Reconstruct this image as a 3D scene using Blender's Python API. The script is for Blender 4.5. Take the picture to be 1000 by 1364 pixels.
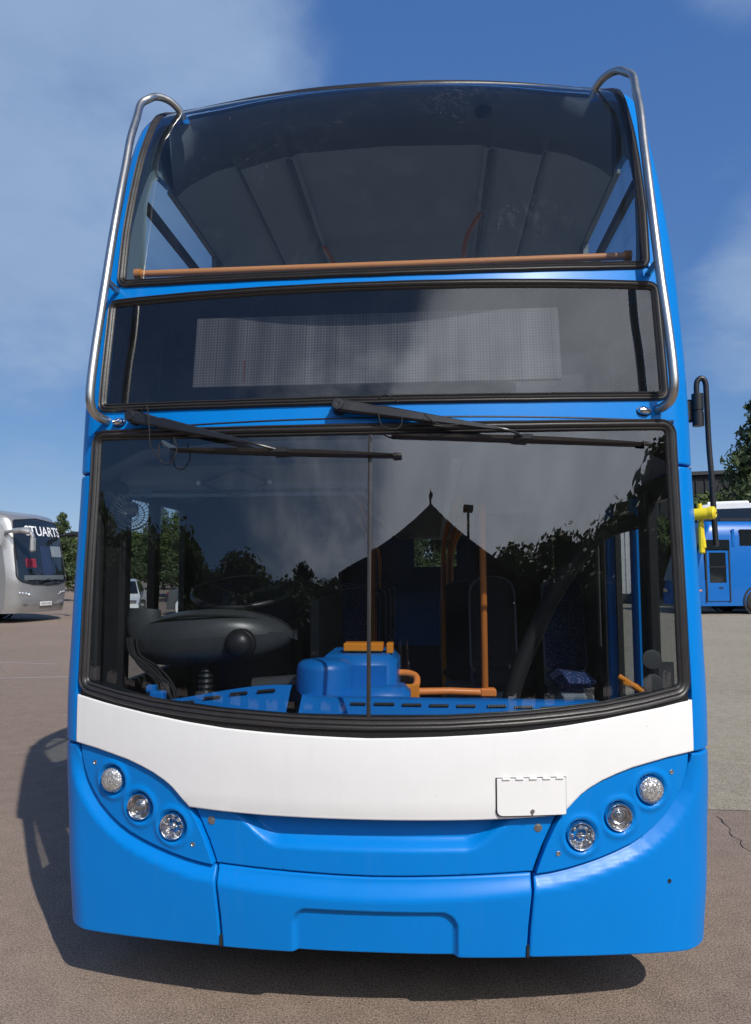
import bpy, math, random
import numpy as np
from mathutils import Vector, Matrix
from mathutils.geometry import delaunay_2d_cdt
R = math.radians
scene = bpy.context.scene
for o in list(bpy.data.objects): bpy.data.objects.remove(o)
# ------------------------------------------------------------------ camera
CAM = (0.2376, -2.6556, 1.6592); YAW, PIT, ROL, FPX = -4.534, 4.636, -0.247, 979.2
cd = bpy.data.cameras.new('camera'); cam = bpy.data.objects.new('camera', cd); scene.collection.objects.link(cam)
cam.location = CAM
cy_, cp_, cr_ = R(YAW), R(PIT), R(ROL)
fw = Vector((math.sin(cy_)*math.cos(cp_), math.cos(cy_)*math.cos(cp_), math.sin(cp_)))
rt = Vector((math.cos(cy_), -math.sin(cy_), 0)); up = rt.cross(fw)
rt2 = rt*math.cos(cr_)+up*math.sin(cr_); up2 = up*math.cos(cr_)-rt*math.sin(cr_)
cam.rotation_euler = Matrix((rt2, up2, -fw)).transposed().to_euler()
cd.sensor_fit = 'HORIZONTAL'; cd.sensor_width = 36; cd.lens = 36*FPX/1000
cd.clip_start = .05; cd.clip_end = 3000
scene.camera = cam
# ------------------------------------------------------------------ daylight
SUN = Vector((.60, -.87, 1.0)).normalized()
SUN_EL = math.asin(SUN.z); SUN_AZ = math.atan2(SUN.x, SUN.y)
sl = bpy.data.lights.new('sun', 'SUN'); sl.energy = 4.1; sl.angle = R(.55); sl.color = (1, .955, .89)
so = bpy.data.objects.new('sun', sl); scene.collection.objects.link(so)
so.rotation_euler = SUN.to_track_quat('Z', 'Y').to_euler(); so.location = SUN*50
scene.view_settings.view_transform = 'Standard'; scene.view_settings.look = 'None'
scene.view_settings.exposure = -.1; scene.view_settings.gamma = 1; scene.view_settings.use_curve_mapping = False
world = bpy.data.worlds.new('World'); scene.world = world; world.use_nodes = True
wt = world.node_tree; wt.nodes.clear()
def wn(t, **k):
    n = wt.nodes.new(t)
    for a, b in k.items(): setattr(n, a, b)
    return n
def wm(op, a, b=None, c=None, clamp=False):
    n = wn('ShaderNodeMath', operation=op, use_clamp=clamp)
    for i, v in enumerate((a, b, c)):
        if v is None: continue
        if isinstance(v, (int, float)): n.inputs[i].default_value = v
        else: wt.links.new(v, n.inputs[i])
    return n.outputs[0]
def wv(op, a, b):
    n = wn('ShaderNodeVectorMath', operation=op)
    for i, v in enumerate((a, b)):
        if isinstance(v, (tuple, list, Vector)): n.inputs[i].default_value = v
        else: wt.links.new(v, n.inputs[i])
    return n.outputs['Value'] if op == 'DOT_PRODUCT' else n.outputs[0]
sky = wn('ShaderNodeTexSky', sky_type='NISHITA', sun_disc=False, sun_elevation=SUN_EL, sun_rotation=SUN_AZ, altitude=50, air_density=.7, dust_density=0, ozone_density=5)
ssep = wn('ShaderNodeSeparateColor'); wt.links.new(sky.outputs[0], ssep.inputs[0]); scmb = wn('ShaderNodeCombineColor')
for i_, (k_, e_) in enumerate(((1.2, .75), (1.82, .56), (3.6, .33))): wt.links.new(wm('MULTIPLY', wm('POWER', ssep.outputs[i_], e_), k_), scmb.inputs[i_])
geo = wn('ShaderNodeTexCoord').outputs['Generated']
sep = wn('ShaderNodeSeparateXYZ'); wt.links.new(geo, sep.inputs[0])
zc = wm('MAXIMUM', sep.outputs[2], 0.0)
den = wm('ADD', zc, .22)
comb = wn('ShaderNodeCombineXYZ')
wt.links.new(wm('DIVIDE', sep.outputs[0], den), comb.inputs[0]); wt.links.new(wm('DIVIDE', sep.outputs[1], den), comb.inputs[1])
def wnoise(scale, det, rough, off, dist=0.0):
    a = wv('ADD', comb.outputs[0], off)
    n = wn('ShaderNodeTexNoise'); n.inputs['Scale'].default_value = scale; n.inputs['Detail'].default_value = det
    n.inputs['Roughness'].default_value = rough; n.inputs['Distortion'].default_value = dist
    wt.links.new(a, n.inputs['Vector']); return n.outputs['Fac']
n1 = wnoise(1.1, 7, .55, (3.1, 7.7, 0), .3); n2 = wnoise(4.0, 8, .6, (1.3, .4, 0), .2)
# parts of the sky where the cloud lies: direction, cosine of the outer and the inner edge, strength
def wdir(az, el): return (math.sin(R(az))*math.cos(R(el)), math.cos(R(az))*math.cos(R(el)), math.sin(R(el)))
BLOBS = [((-26, 35), 17, 6, 1.35), ((-38, 28), 20, 8, 1.3), ((-31, 18), 9, 2, 1.05), ((-31, 5), 7, 1, .5), ((25, 41), 9, 1, .8), ((26, 18), 9, 2, .9), ((148, 10), 42, 28, 1.7), ((-172, 10), 36, 10, .8)]
tot = None
for (ae, ro, ri, st) in BLOBS:
    d = wv('DOT_PRODUCT', geo, wdir(*ae))
    mr = wn('ShaderNodeMapRange', interpolation_type='SMOOTHSTEP'); wt.links.new(d, mr.inputs[0])
    mr.inputs[1].default_value = math.cos(R(ro)); mr.inputs[2].default_value = math.cos(R(ri)); mr.inputs[3].default_value = 0; mr.inputs[4].default_value = st
    tot = mr.outputs[0] if tot is None else wm('MAXIMUM', tot, mr.outputs[0])
nz = wm('ADD', wm('MULTIPLY', n1, .65), wm('MULTIPLY', n2, .35))
raw_ = wm('ADD', wm('MULTIPLY', tot, .62), wm('MULTIPLY', wm('SUBTRACT', nz, .5), 2.1))
mk = wn('ShaderNodeMapRange', interpolation_type='SMOOTHSTEP'); wt.links.new(raw_, mk.inputs[0])
mk.inputs[1].default_value = .12; mk.inputs[2].default_value = .85; mk.inputs[3].default_value = 0; mk.inputs[4].default_value = .85
sd = wm('MAXIMUM', wv('DOT_PRODUCT', geo, SUN), 0.0)
def wscale(col, f):
    n = wn('ShaderNodeVectorMath', operation='SCALE'); n.inputs[0].default_value = col; wt.links.new(f, n.inputs['Scale']); return n.outputs[0]
far_ = wscale((.60, .84, 1.24), wm('ADD', 4.9, wm('MULTIPLY', n2, 1.2)))
near_ = wscale((1.0, 1.01, 1.04), wm('MULTIPLY', wm('POWER', sd, 2), wm('ADD', 13.0, wm('MULTIPLY', n2, 20.0))))
ccol = wv('ADD', far_, near_)
mix = wn('ShaderNodeMix', data_type='RGBA'); wt.links.new(mk.outputs[0], mix.inputs[0]); zen = wn('ShaderNodeMapRange', interpolation_type='SMOOTHSTEP'); wt.links.new(sep.outputs[2], zen.inputs[0])
zen.inputs[1].default_value = .62; zen.inputs[2].default_value = .98; zen.inputs[3].default_value = 1.0; zen.inputs[4].default_value = .62      # the deep blue overhead
zsk = wn('ShaderNodeVectorMath', operation='SCALE'); wt.links.new(scmb.outputs[0], zsk.inputs[0]); wt.links.new(zen.outputs[0], zsk.inputs['Scale'])
wt.links.new(zsk.outputs[0], mix.inputs[6]); wt.links.new(ccol, mix.inputs[7])
bg = wn('ShaderNodeBackground'); bg.inputs[1].default_value = .1; wt.links.new(mix.outputs[2], bg.inputs[0])
wo = wn('ShaderNodeOutputWorld'); wt.links.new(bg.outputs[0], wo.inputs[0])

# ------------------------------------------------------------------ materials
MATS = {}
class NT:
    def __init__(s, name):
        s.m = bpy.data.materials.new(name); s.m.use_nodes = True; s.t = s.m.node_tree; s.t.nodes.clear()
        s.out = s.t.nodes.new('ShaderNodeOutputMaterial'); MATS[name] = s.m
    def n(s, t, **k):
        x = s.t.nodes.new(t)
        for a, b in k.items(): setattr(x, a, b)
        return x
    def put(s, sock, v):
        if hasattr(v, 'is_output'): s.t.links.new(v, sock)
        else: sock.default_value = v
    def math(s, op, a, b=0, clamp=False):
        x = s.n('ShaderNodeMath', operation=op, use_clamp=clamp); s.put(x.inputs[0], a); s.put(x.inputs[1], b); return x.outputs[0]
    def co(s, scale=(1, 1, 1), kind='Object', loc=(0, 0, 0)):
        c = s.n('ShaderNodeTexCoord'); mp = s.n('ShaderNodeMapping'); s.t.links.new(c.outputs[kind], mp.inputs[0])
        mp.inputs['Scale'].default_value = scale; mp.inputs['Location'].default_value = loc; return mp.outputs[0]
    def noise(s, scale, det=4, rough=.55, vec=None, dist=0):
        x = s.n('ShaderNodeTexNoise'); x.inputs['Scale'].default_value = scale; x.inputs['Detail'].default_value = det; x.inputs['Roughness'].default_value = rough
        x.inputs['Distortion'].default_value = dist
        s.t.links.new(vec if vec is not None else s.co(), x.inputs['Vector']); return x.outputs['Fac']
    def vor(s, scale, vec=None, out='Distance', feature='F1'):
        x = s.n('ShaderNodeTexVoronoi', feature=feature); x.inputs['Scale'].default_value = scale
        s.t.links.new(vec if vec is not None else s.co(), x.inputs['Vector']); return x.outputs[out]
    def ramp(s, f, stops):
        x = s.n('ShaderNodeValToRGB'); e = x.color_ramp.elements
        while len(e) < len(stops): e.new(.5)
        for i, (p, c) in enumerate(stops):
            e[i].position = p; e[i].color = (c, c, c, 1) if isinstance(c, (int, float)) else (*c, 1)
        s.t.links.new(f, x.inputs[0]); return x.outputs[0]
    def mixc(s, f, a, b, mode='MIX'):
        x = s.n('ShaderNodeMix', data_type='RGBA', blend_type=mode); s.put(x.inputs[0], f)
        for i, v in ((6, a), (7, b)): s.put(x.inputs[i], (*v, 1) if isinstance(v, tuple) and len(v) == 3 else v)
        return x.outputs[2]
    def bump(s, h, st=.2, d=.01):
        x = s.n('ShaderNodeBump'); x.inputs['Strength'].default_value = st; x.inputs['Distance'].default_value = d; s.t.links.new(h, x.inputs['Height']); return x.outputs[0]
    def bsdf(s, col, rough=.5, metal=0, coat=0, normal=None, spec=.5, coat_rough=.05):
        x = s.n('ShaderNodeBsdfPrincipled'); s.put(x.inputs['Base Color'], (*col, 1) if isinstance(col, tuple) else col)
        s.put(x.inputs['Roughness'], rough); s.put(x.inputs['Metallic'], metal); s.put(x.inputs['Coat Weight'], coat); x.inputs['Coat Roughness'].default_value = coat_rough
        s.put(x.inputs['Specular IOR Level'], spec)
        if normal is not None: s.t.links.new(normal, x.inputs['Normal'])
        return x.outputs[0]
    def done(s, sh): s.t.links.new(sh, s.out.inputs[0]); return s.m
def plain(name, col, rough=.5, metal=0, coat=0, var=.12, vs=6, spec=.5, bump=0, bs=60):
    t = NT(name); n = t.noise(vs, 5, .6)
    a = tuple(c*(1-var) for c in col); b = tuple(min(1, c*(1+var)) for c in col)
    nm = t.bump(t.noise(bs, 3), bump, .004) if bump else None
    r = t.math('ADD', t.math('MULTIPLY', t.math('SUBTRACT', n, .5), .12), rough)
    return t.done(t.bsdf(t.mixc(n, a, b), r, metal, coat, nm, spec))
def paint(name, col, spots=.0):
    t = NT(name)
    n = t.noise(3.0, 6, .65); big = t.noise(.9, 3, .5)
    c = t.mixc(n, tuple(k*.93 for k in col), tuple(min(1, k*1.07) for k in col))
    streak = t.ramp(t.noise(1, 5, .6, t.co((26, 26, 1.2))), [(.55, 0.), (.85, 1.)])
    c = t.mixc(t.math('MULTIPLY', streak, .05), c, (.16, .17, .17))
    chips = t.ramp(t.vor(13, t.co((1, 1, 1.3))), [(.018, 1.), (.034, 0.)])
    chipmask = t.ramp(t.noise(2.2, 2, .5), [(.50, 0.), (.58, 1.)])
    c = t.mixc(t.math('MULTIPLY', t.math('MULTIPLY', chips, chipmask), .75), c, (.09, .09, .10))
    r = t.math('ADD', .30, t.math('MULTIPLY', n, .18))
    nm = t.bump(t.noise(7, 4, .5), .05, .02)
    return t.done(t.bsdf(c, r, 0, .16, nm, .15, .28))
def glass(name, tint, f0=.08, dust=.02, speck=0.0, dustcol=(.75, .76, .76)):
    t = NT(name)
    lw = t.n('ShaderNodeLayerWeight'); lw.inputs[0].default_value = .5
    f = t.math('ADD', f0, t.math('MULTIPLY', t.math('POWER', lw.outputs['Facing'], 5), 1-f0), True)
    tr = t.n('ShaderNodeBsdfTransparent'); tr.inputs[0].default_value = (*tint, 1)
    gl = t.n('ShaderNodeBsdfGlossy'); gl.inputs['Roughness'].default_value = 0.0; gl.inputs[0].default_value = (1, 1, 1, 1)
    df = t.n('ShaderNodeBsdfDiffuse'); df.inputs[0].default_value = (*dustcol, 1)
    m1 = t.n('ShaderNodeMixShader'); t.t.links.new(f, m1.inputs[0]); t.t.links.new(tr.outputs[0], m1.inputs[1]); t.t.links.new(gl.outputs[0], m1.inputs[2])
    d = t.math('MULTIPLY', t.noise(5, 6, .65), dust)
    if speck:
        sp = t.ramp(t.vor(55, t.co((1, 1, .8))), [(.05, 1.), (.13, 0.)])
        ms = t.ramp(t.noise(2.5, 4, .6, t.co((1, 1, 1), loc=(.4, 0, .2))), [(.5, 0.), (.68, 1.)])
        sm = t.ramp(t.noise(30, 5, .7, t.co((1, 1, .4))), [(.5, 0.), (.75, 1.)]); sm = t.math('MULTIPLY', sm, ms)
        d = t.math('ADD', d, t.math('MULTIPLY', t.math('ADD', t.math('MULTIPLY', sp, ms), t.math('MULTIPLY', sm, .12)), speck), True)
    m2 = t.n('ShaderNodeMixShader'); t.t.links.new(d, m2.inputs[0]); t.t.links.new(m1.outputs[0], m2.inputs[1]); t.t.links.new(df.outputs[0], m2.inputs[2])
    return t.done(m2.outputs[0])
blue = paint('blue_paint', (.0, .195, .61))
white = paint('white_paint', (.82, .815, .80))
dblue = plain('dash_blue', (.006, .17, .56), .38, var=.06, bump=.05)
seam = plain('dark_gap', (.012, .012, .014), .7)
rubber = plain('rubber', (.022, .020, .019), .42, var=.3, vs=20, bump=.15, bs=90)
mask = plain('black_mask', (.016, .017, .019), .28, var=.25, vs=14)
black = plain('black_plastic', (.018, .018, .02), .38, var=.2, bump=.1)
podm = plain('pod_plastic', (.05, .053, .057), .34, var=.15, bump=.12, bs=160)
steel = plain('brushed_steel', (.56, .54, .50), .36, 1.0, var=.08, vs=14)
chrome = plain('chrome', (.75, .75, .76), .10, 1.0, var=.05)
zinc = plain('zinc_bolt', (.5, .5, .48), .35, 1.0, var=.2, vs=60)
orange = plain('orange_rail', (.98, .29, .07), .38, var=.08)
orange2 = plain('orange_plastic', (.85, .28, .02), .4, var=.08)
yellow = plain('yellow_handle', (.80, .62, .02), .4, var=.08)
liner = plain('liner_grey', (.24, .26, .26), .6, var=.06)
ceilm = plain('ceiling_grey', (.62, .65, .66), .55, var=.05)
ceil2 = plain('ceiling_edge', (.20, .21, .22), .6)
darkin = plain('interior_dark', (.03, .032, .036), .7)
floorm = plain('floor_vinyl', (.05, .052, .06), .6)
seatg = plain('seat_shell', (.16, .20, .25), .5)
paper = plain('paper', (.7, .68, .66), .7)
pink = plain('pink_print', (.65, .25, .30), .7)
wind = glass('windscreen_glass', (.70, .73, .74), .085, .006, .05)
upg = glass('upper_glass', (.66, .79, .88), .06, .008, .22)
signg = glass('sign_glass', (.42, .44, .47), .06, .012, .05)
sideg = glass('side_glass', (.72, .76, .77), .07, .01)
lens = glass('lamp_lens', (.93, .93, .93), .06, 0.0)
def moquette():
    t = NT('moquette'); v = t.vor(75)
    col = t.ramp(v, [(.0, (.55, .22, .28)), (.22, (.20, .22, .50)), (.34, (.025, .05, .14)), (1., (.025, .05, .14))])
    return t.done(t.bsdf(col, .9, spec=.1))
moq = moquette()
def led():
    t = NT('led_matrix')
    c = t.n('ShaderNodeTexCoord'); sp = t.n('ShaderNodeSeparateXYZ'); t.t.links.new(c.outputs['Object'], sp.inputs[0])
    def wave(o, per): return t.math('ABSOLUTE', t.math('SINE', t.math('MULTIPLY', o, math.pi/per)))
    wx, wz = wave(sp.outputs[0], .0125), wave(sp.outputs[2], .0125)
    dots = t.ramp(t.math('MULTIPLY', wx, wz), [(.35, 0.), (.75, 1.)])
    st = t.noise(1, 3, .5, t.co((9, 1, .8))); patch = t.noise(3.5, 5, .6, t.co((1, 1, 1.5)))
    base = t.mixc(t.ramp(st, [(.36, 0.), (.64, 1.)]), (.21, .20, .185), (.52, .50, .465))
    base = t.mixc(t.math('MULTIPLY', patch, .45), base, (.13, .125, .12))
    blk = t.n('ShaderNodeTexBrick'); blk.offset = 0; blk.inputs['Scale'].default_value = 1; blk.inputs['Brick Width'].default_value = .125; blk.inputs['Row Height'].default_value = 2.0
    mp0 = 1; blk.inputs['Mortar Size'].default_value = .0025; blk.inputs['Color1'].default_value = (1, 1, 1, 1); blk.inputs['Color2'].default_value = (.78, .77, .76, 1); blk.inputs['Mortar'].default_value = (.35, .35, .35, 1)
    mp = t.n('ShaderNodeMapping'); mp.inputs['Rotation'].default_value = (R(-90), 0, 0); mp.inputs['Location'].default_value = (.03, 1.0, 0); t.t.links.new(c.outputs['Object'], mp.inputs[0]); t.t.links.new(mp.outputs[0], blk.inputs['Vector'])
    base = t.mixc(.55, base, blk.outputs[0], 'MULTIPLY')
    col = t.mixc(t.math('MULTIPLY', dots, .55), base, (.03, .03, .032))
    return t.done(t.bsdf(col, .45, spec=.3))
ledm = led()
def facet(name, col, scale, metal):
    t = NT(name); v = t.vor(scale, t.co()); nm = t.bump(v, .6, .006)
    return t.done(t.bsdf(t.mixc(t.ramp(v, [(.2, 0.), (.6, 1.)]), col, tuple(k*.6 for k in col)), .22, metal, 0, nm))
indm = facet('indicator_lens', (.78, .78, .76), 120, .6)
bowlm = facet('lamp_bowl', (.95, .96, .97), 40, 1.0)
def asphalt(name, c1, c2, sp, line=False):
    t = NT(name); co = t.co()
    fine = t.noise(95, 5, .8, co); agg = t.vor(210, co); mid = t.noise(7, 6, .6, co); big = t.noise(.45, 6, .6, co, .5)
    gr = t.noise(130, 2, .6, co); f = t.math('ADD', t.math('MULTIPLY', gr, .82), t.math('MULTIPLY', mid, .18))
    c = t.mixc(t.ramp(f, [(.36, 0.), (.64, 1.)]), tuple(k*.62 for k in c1), tuple(k*1.28 for k in c2))
    c = t.mixc(t.ramp(agg, [(.15, .8), (.34, 0.)]), c, sp); wht = t.ramp(t.vor(60, co), [(.10, .55), (.17, 0.)]); c = t.mixc(wht, c, tuple(k*1.3 for k in sp))
    dk = t.ramp(t.noise(75, 3, .6, co), [(.56, 0.), (.68, .6)])
    c = t.mixc(dk, c, tuple(k*.35 for k in c1))
    c = t.mixc(t.ramp(big, [(.42, 0.), (.75, .22)]), c, tuple(k*1.35 for k in c2))
    stain = t.ramp(t.noise(1.1, 5, .65, t.co((1, .6, 1), loc=(4, 2, 0))), [(.60, 0.), (.76, .28)])
    c = t.mixc(stain, c, tuple(k*.55 for k in c1))
    oil = t.ramp(t.vor(1.3, t.co((1, 1, 1), loc=(.6, .1, 0))), [(.02, .8), (.045, 0.)])
    c = t.mixc(oil, c, (.02, .018, .018))
    nm = t.bump(t.math('ADD', t.math('MULTIPLY', fine, .5), t.math('MULTIPLY', agg, .8)), .45, .006)
    return t.done(t.bsdf(c, .88, 0, 0, nm, .25))
asph = asphalt('brown_asphalt', (.165, .119, .088), (.300, .227, .178), (.47, .39, .30))
apron = asphalt('grey_gravel_concrete', (.21, .178, .128), (.38, .330, .245), (.56, .50, .40))
def leafm(name, a, b, c3):
    t = NT(name); n = t.noise(1.3, 4, .6); n2 = t.noise(9, 2, .5)
    col = t.mixc(t.ramp(n, [(.35, 0.), (.65, 1.)]), a, b); col = t.mixc(t.ramp(n2, [(.5, 0.), (.7, .7)]), col, c3)
    p = t.bsdf(col, .6, spec=.3); tl = t.n('ShaderNodeBsdfTranslucent'); t.t.links.new(col, tl.inputs[0])
    m = t.n('ShaderNodeMixShader'); m.inputs[0].default_value = .25; t.t.links.new(p, m.inputs[1]); t.t.links.new(tl.outputs[0], m.inputs[2]); return t.done(m.outputs[0])
leaf = leafm('foliage', (.05, .085, .022), (.10, .145, .040), (.16, .20, .07))
pine = leafm('pine_foliage', (.040, .065, .030), (.085, .120, .045), (.16, .19, .08))
bark = plain('bark', (.09, .065, .045), .9, var=.3, vs=8, bump=.5, bs=20)

# ------------------------------------------------------------------ mesh helpers
def tag(o, label=None, cat=None, group=None, kind=None):
    for k, v in (('label', label), ('category', cat), ('group', group), ('kind', kind)):
        if v: o[k] = v
    return o
def empty(name, loc=(0, 0, 0), rz=0.0):
    o = bpy.data.objects.new(name, None); scene.collection.objects.link(o); o.location = loc; o.rotation_euler = (0, 0, rz); o.empty_display_size = .2; return o
class MB:
    def __init__(s): s.v, s.f, s.mi = [], [], []
    def add(s, vs, fs, mi=0):
        o = len(s.v); s.v += [tuple(p) for p in vs]; s.f += [tuple(i+o for i in f) for f in fs]; s.mi += [mi]*len(fs); return s
    def build(s, name, mats, parent=None, smooth=35):
        me = bpy.data.meshes.new(name); me.from_pydata(s.v, [], s.f); me.update()
        if not isinstance(mats, (list, tuple)): mats = [mats]
        for m in mats: me.materials.append(m)
        me.polygons.foreach_set('material_index', s.mi)
        if smooth:
            me.polygons.foreach_set('use_smooth', [True]*len(me.polygons)); me.set_sharp_from_angle(angle=R(smooth))
        o = bpy.data.objects.new(name, me); scene.collection.objects.link(o)
        if parent: o.parent = parent
        return o
    def box(s, c, size, rot=None, bev=.0, mi=0):
        hx, hy, hz = [k/2 for k in size]; M = rot.to_3x3() if rot is not None else Matrix.Identity(3); c = Vector(c)
        if bev <= 0:
            vs = [c+M@Vector((x*hx, y*hy, z*hz)) for x in (-1, 1) for y in (-1, 1) for z in (-1, 1)]
            return s.add(vs, [(0, 1, 3, 2), (4, 6, 7, 5), (0, 4, 5, 1), (2, 3, 7, 6), (0, 2, 6, 4), (1, 5, 7, 3)], mi)
        b = min(bev, hx*.95, hy*.95, hz*.95); vs, idx = [], {}
        for x in (-1, 1):
            for y in (-1, 1):
                for z in (-1, 1):
                    for ax in range(3):
                        p = [x*(hx-b), y*(hy-b), z*(hz-b)]; p[ax] = (x, y, z)[ax]*(hx, hy, hz)[ax]
                        idx[(x, y, z, ax)] = len(vs); vs.append(c+M@Vector(p))
        fs = []
        for ax in range(3):
            o1, o2 = [a for a in range(3) if a != ax]
            for sg in (-1, 1):
                q = []
                for a, bb in ((-1, -1), (1, -1), (1, 1), (-1, 1)):
                    k = [0, 0, 0]; k[ax] = sg; k[o1] = a; k[o2] = bb; q.append(idx[(*k, ax)])
                if (sg > 0) == (ax == 1): q.reverse()
                fs.append(q)
        for ax in range(3):       # edges along ax
            o1, o2 = [a for a in range(3) if a != ax]
            for a in (-1, 1):
                for bb in (-1, 1):
                    def g(e, n):
                        k = [0, 0, 0]; k[ax] = e; k[o1] = a; k[o2] = bb; return idx[(*k, n)]
                    q = [g(-1, o1), g(1, o1), g(1, o2), g(-1, o2)]
                    if (a*bb > 0) == (ax != 1): q.reverse()
                    fs.append(q)
        for x in (-1, 1):
            for y in (-1, 1):
                for z in (-1, 1):
                    q = [idx[(x, y, z, 0)], idx[(x, y, z, 1)], idx[(x, y, z, 2)]]
                    if x*y*z < 0: q.reverse()
                    fs.append(q)
        return s.add(vs, fs, mi)
    def tube(s, pts, r, seg=12, closed=False, cap=True, mi=0, flat=None):
        pts = [Vector(p) for p in pts]; n = len(pts); rs = r if isinstance(r, (list, tuple)) else [r]*n
        vs, fs = [], []; prev = None
        for i, p in enumerate(pts):
            a = pts[(i-1) % n] if (closed or i > 0) else p; b = pts[(i+1) % n] if (closed or i < n-1) else p
            t = (b-a).normalized()
            if prev is None: prev = t.orthogonal().normalized()
            u = (prev-t*prev.dot(t)); u = u.normalized() if u.length > 1e-6 else t.orthogonal().normalized(); prev = u; w = t.cross(u)
            for k in range(seg):
                an = 2*math.pi*k/seg; vs.append(p+(u*math.cos(an)+w*math.sin(an))*rs[i])
        for i in range(n if closed else n-1):
            j = (i+1) % n
            for k in range(seg): fs.append((i*seg+k, i*seg+(k+1) % seg, j*seg+(k+1) % seg, j*seg+k))
        if cap and not closed: fs += [tuple(range(seg-1, -1, -1)), tuple((n-1)*seg+k for k in range(seg))]
        return s.add(vs, fs, mi)
    def lathe(s, prof, c, axis=(0, 0, 1), seg=32, mi=0, sx=1.0, sy=1.0):
        ax = Vector(axis).normalized(); c = Vector(c)
        u = Vector((1, 0, 0)) if abs(ax.x) < .9 else Vector((0, 1, 0)); u = (u-ax*u.dot(ax)).normalized(); w = ax.cross(u)
        vs, fs = [], []
        for (r, h) in prof:
            for k in range(seg):
                an = 2*math.pi*k/seg; vs.append(c+ax*h+(u*math.cos(an)*sx+w*math.sin(an)*sy)*max(r, 1e-5))
        for i in range(len(prof)-1):
            for k in range(seg): fs.append((i*seg+k, i*seg+(k+1) % seg, (i+1)*seg+(k+1) % seg, (i+1)*seg+k))
        return s.add(vs, fs, mi)
    def grid(s, P, mi=0, flip=False):
        nr, nc = len(P), len(P[0]); fs = []
        for i in range(nr-1):
            for j in range(nc-1):
                q = (i*nc+j, i*nc+j+1, (i+1)*nc+j+1, (i+1)*nc+j); fs.append(q[::-1] if flip else q)
        return s.add([p for row in P for p in row], fs, mi)
    def prism(s, poly, y0, y1, f=lambda a, b, y: (a, y, b), mi=0):
        n = len(poly); vs = [f(a, b, y0) for a, b in poly]+[f(a, b, y1) for a, b in poly]
        fs = [tuple(range(n)), tuple(range(2*n-1, n-1, -1))]+[(i, i+n, (i+1) % n+n, (i+1) % n) for i in range(n)]
        return s.add(vs, fs, mi)
def spline(pts, n=8):
    pts = [Vector(p) for p in pts]; out = []
    for i in range(len(pts)-1):
        p0, p1, p2, p3 = pts[max(i-1, 0)], pts[i], pts[i+1], pts[min(i+2, len(pts)-1)]
        for k in range(n):
            t = k/n; out.append(.5*((2*p1)+(p2-p0)*t+(2*p0-5*p1+4*p2-p3)*t*t+(3*p1-p0-3*p2+p3)*t**3))
    return out+[pts[-1]]
def resample(poly, ds, closed=True):
    out = []; n = len(poly)
    for i in range(n if closed else n-1):
        a, b = poly[i], poly[(i+1) % n]; L = math.hypot(b[0]-a[0], b[1]-a[1]); k = max(1, int(math.ceil(L/ds)))
        for j in range(k): out.append((a[0]+(b[0]-a[0])*j/k, a[1]+(b[1]-a[1])*j/k))
    if not closed: out.append(poly[-1])
    return out
def fillet(poly, r):
    """round the corners of a closed outline; r is one radius or one per corner"""
    out = []; n = len(poly)
    for i in range(n):
        p, a, b = Vector(poly[i]), Vector(poly[i-1]), Vector(poly[(i+1) % n]); ri = r[i] if isinstance(r, (list, tuple)) else r
        da, db = (a-p), (b-p); d = min(ri, da.length*.45, db.length*.45)
        if d < 1e-4 or abs(da.normalized().dot(db.normalized())) > .985: out.append(tuple(p)); continue
        A, B = p+da.normalized()*d, p+db.normalized()*d
        for k in range(7):
            t = k/6; out.append(tuple(A*(1-t)**2+p*2*t*(1-t)+B*t*t))
    return out
def offs(poly, d):
    """outline moved to its outside by d (counter-clockwise outlines)"""
    n = len(poly); out = []
    for i in range(n):
        a, b, c = poly[i-1], poly[i], poly[(i+1) % n]
        u = Vector((b[0]-a[0], b[1]-a[1])); v = Vector((c[0]-b[0], c[1]-b[1]))
        u = u.normalized() if u.length > 1e-9 else v.normalized(); v = v.normalized() if v.length > 1e-9 else u
        nn = Vector((u.y+v.y, -(u.x+v.x))); l = nn.length
        nn = nn/l if l > 1e-6 else Vector((u.y, -u.x)); k = 1/max(.5, nn.dot(Vector((u.y, -u.x))))
        out.append((b[0]+nn.x*d*k, b[1]+nn.y*d*k))
    return out
def ccw(poly):
    A = sum(poly[i-1][0]*poly[i][1]-poly[i][0]*poly[i-1][1] for i in range(len(poly))); return poly if A > 0 else poly[::-1]
def mirror(poly): return [(-a, b) for a, b in poly][::-1]
# ------------------------------------------------------------------ shape of the bus
def lerp_tab(t, z):
    if z <= t[0][0]: return t[0][1]
    for i in range(len(t)-1):
        (a, u), (b, v) = t[i], t[i+1]
        if z <= b:
            k = (z-a)/(b-a); p, q = t[max(i-1, 0)][1], t[min(i+2, len(t)-1)][1]
            if len(t) < 12: return u+(v-u)*k
            return .5*(2*u+(v-p)*k+(2*p-5*u+4*v-q)*k*k+(3*u-p-3*v+q)*k**3)
    return t[-1][1]
def smooth_tab(tab, step=.05, it=3):
    z0, z1 = tab[0][0], tab[-1][0]
    n = int(round((z1-z0)/step)); zs = [z0+(z1-z0)*i/n for i in range(n+1)]
    v = [lerp_tab(tab, z) for z in zs]
    for _ in range(it):
        v = [v[0]] + [(v[i-1]+2*v[i]+v[i+1])/4 for i in range(1, n)] + [v[-1]]
    return list(zip(zs, v))
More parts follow.
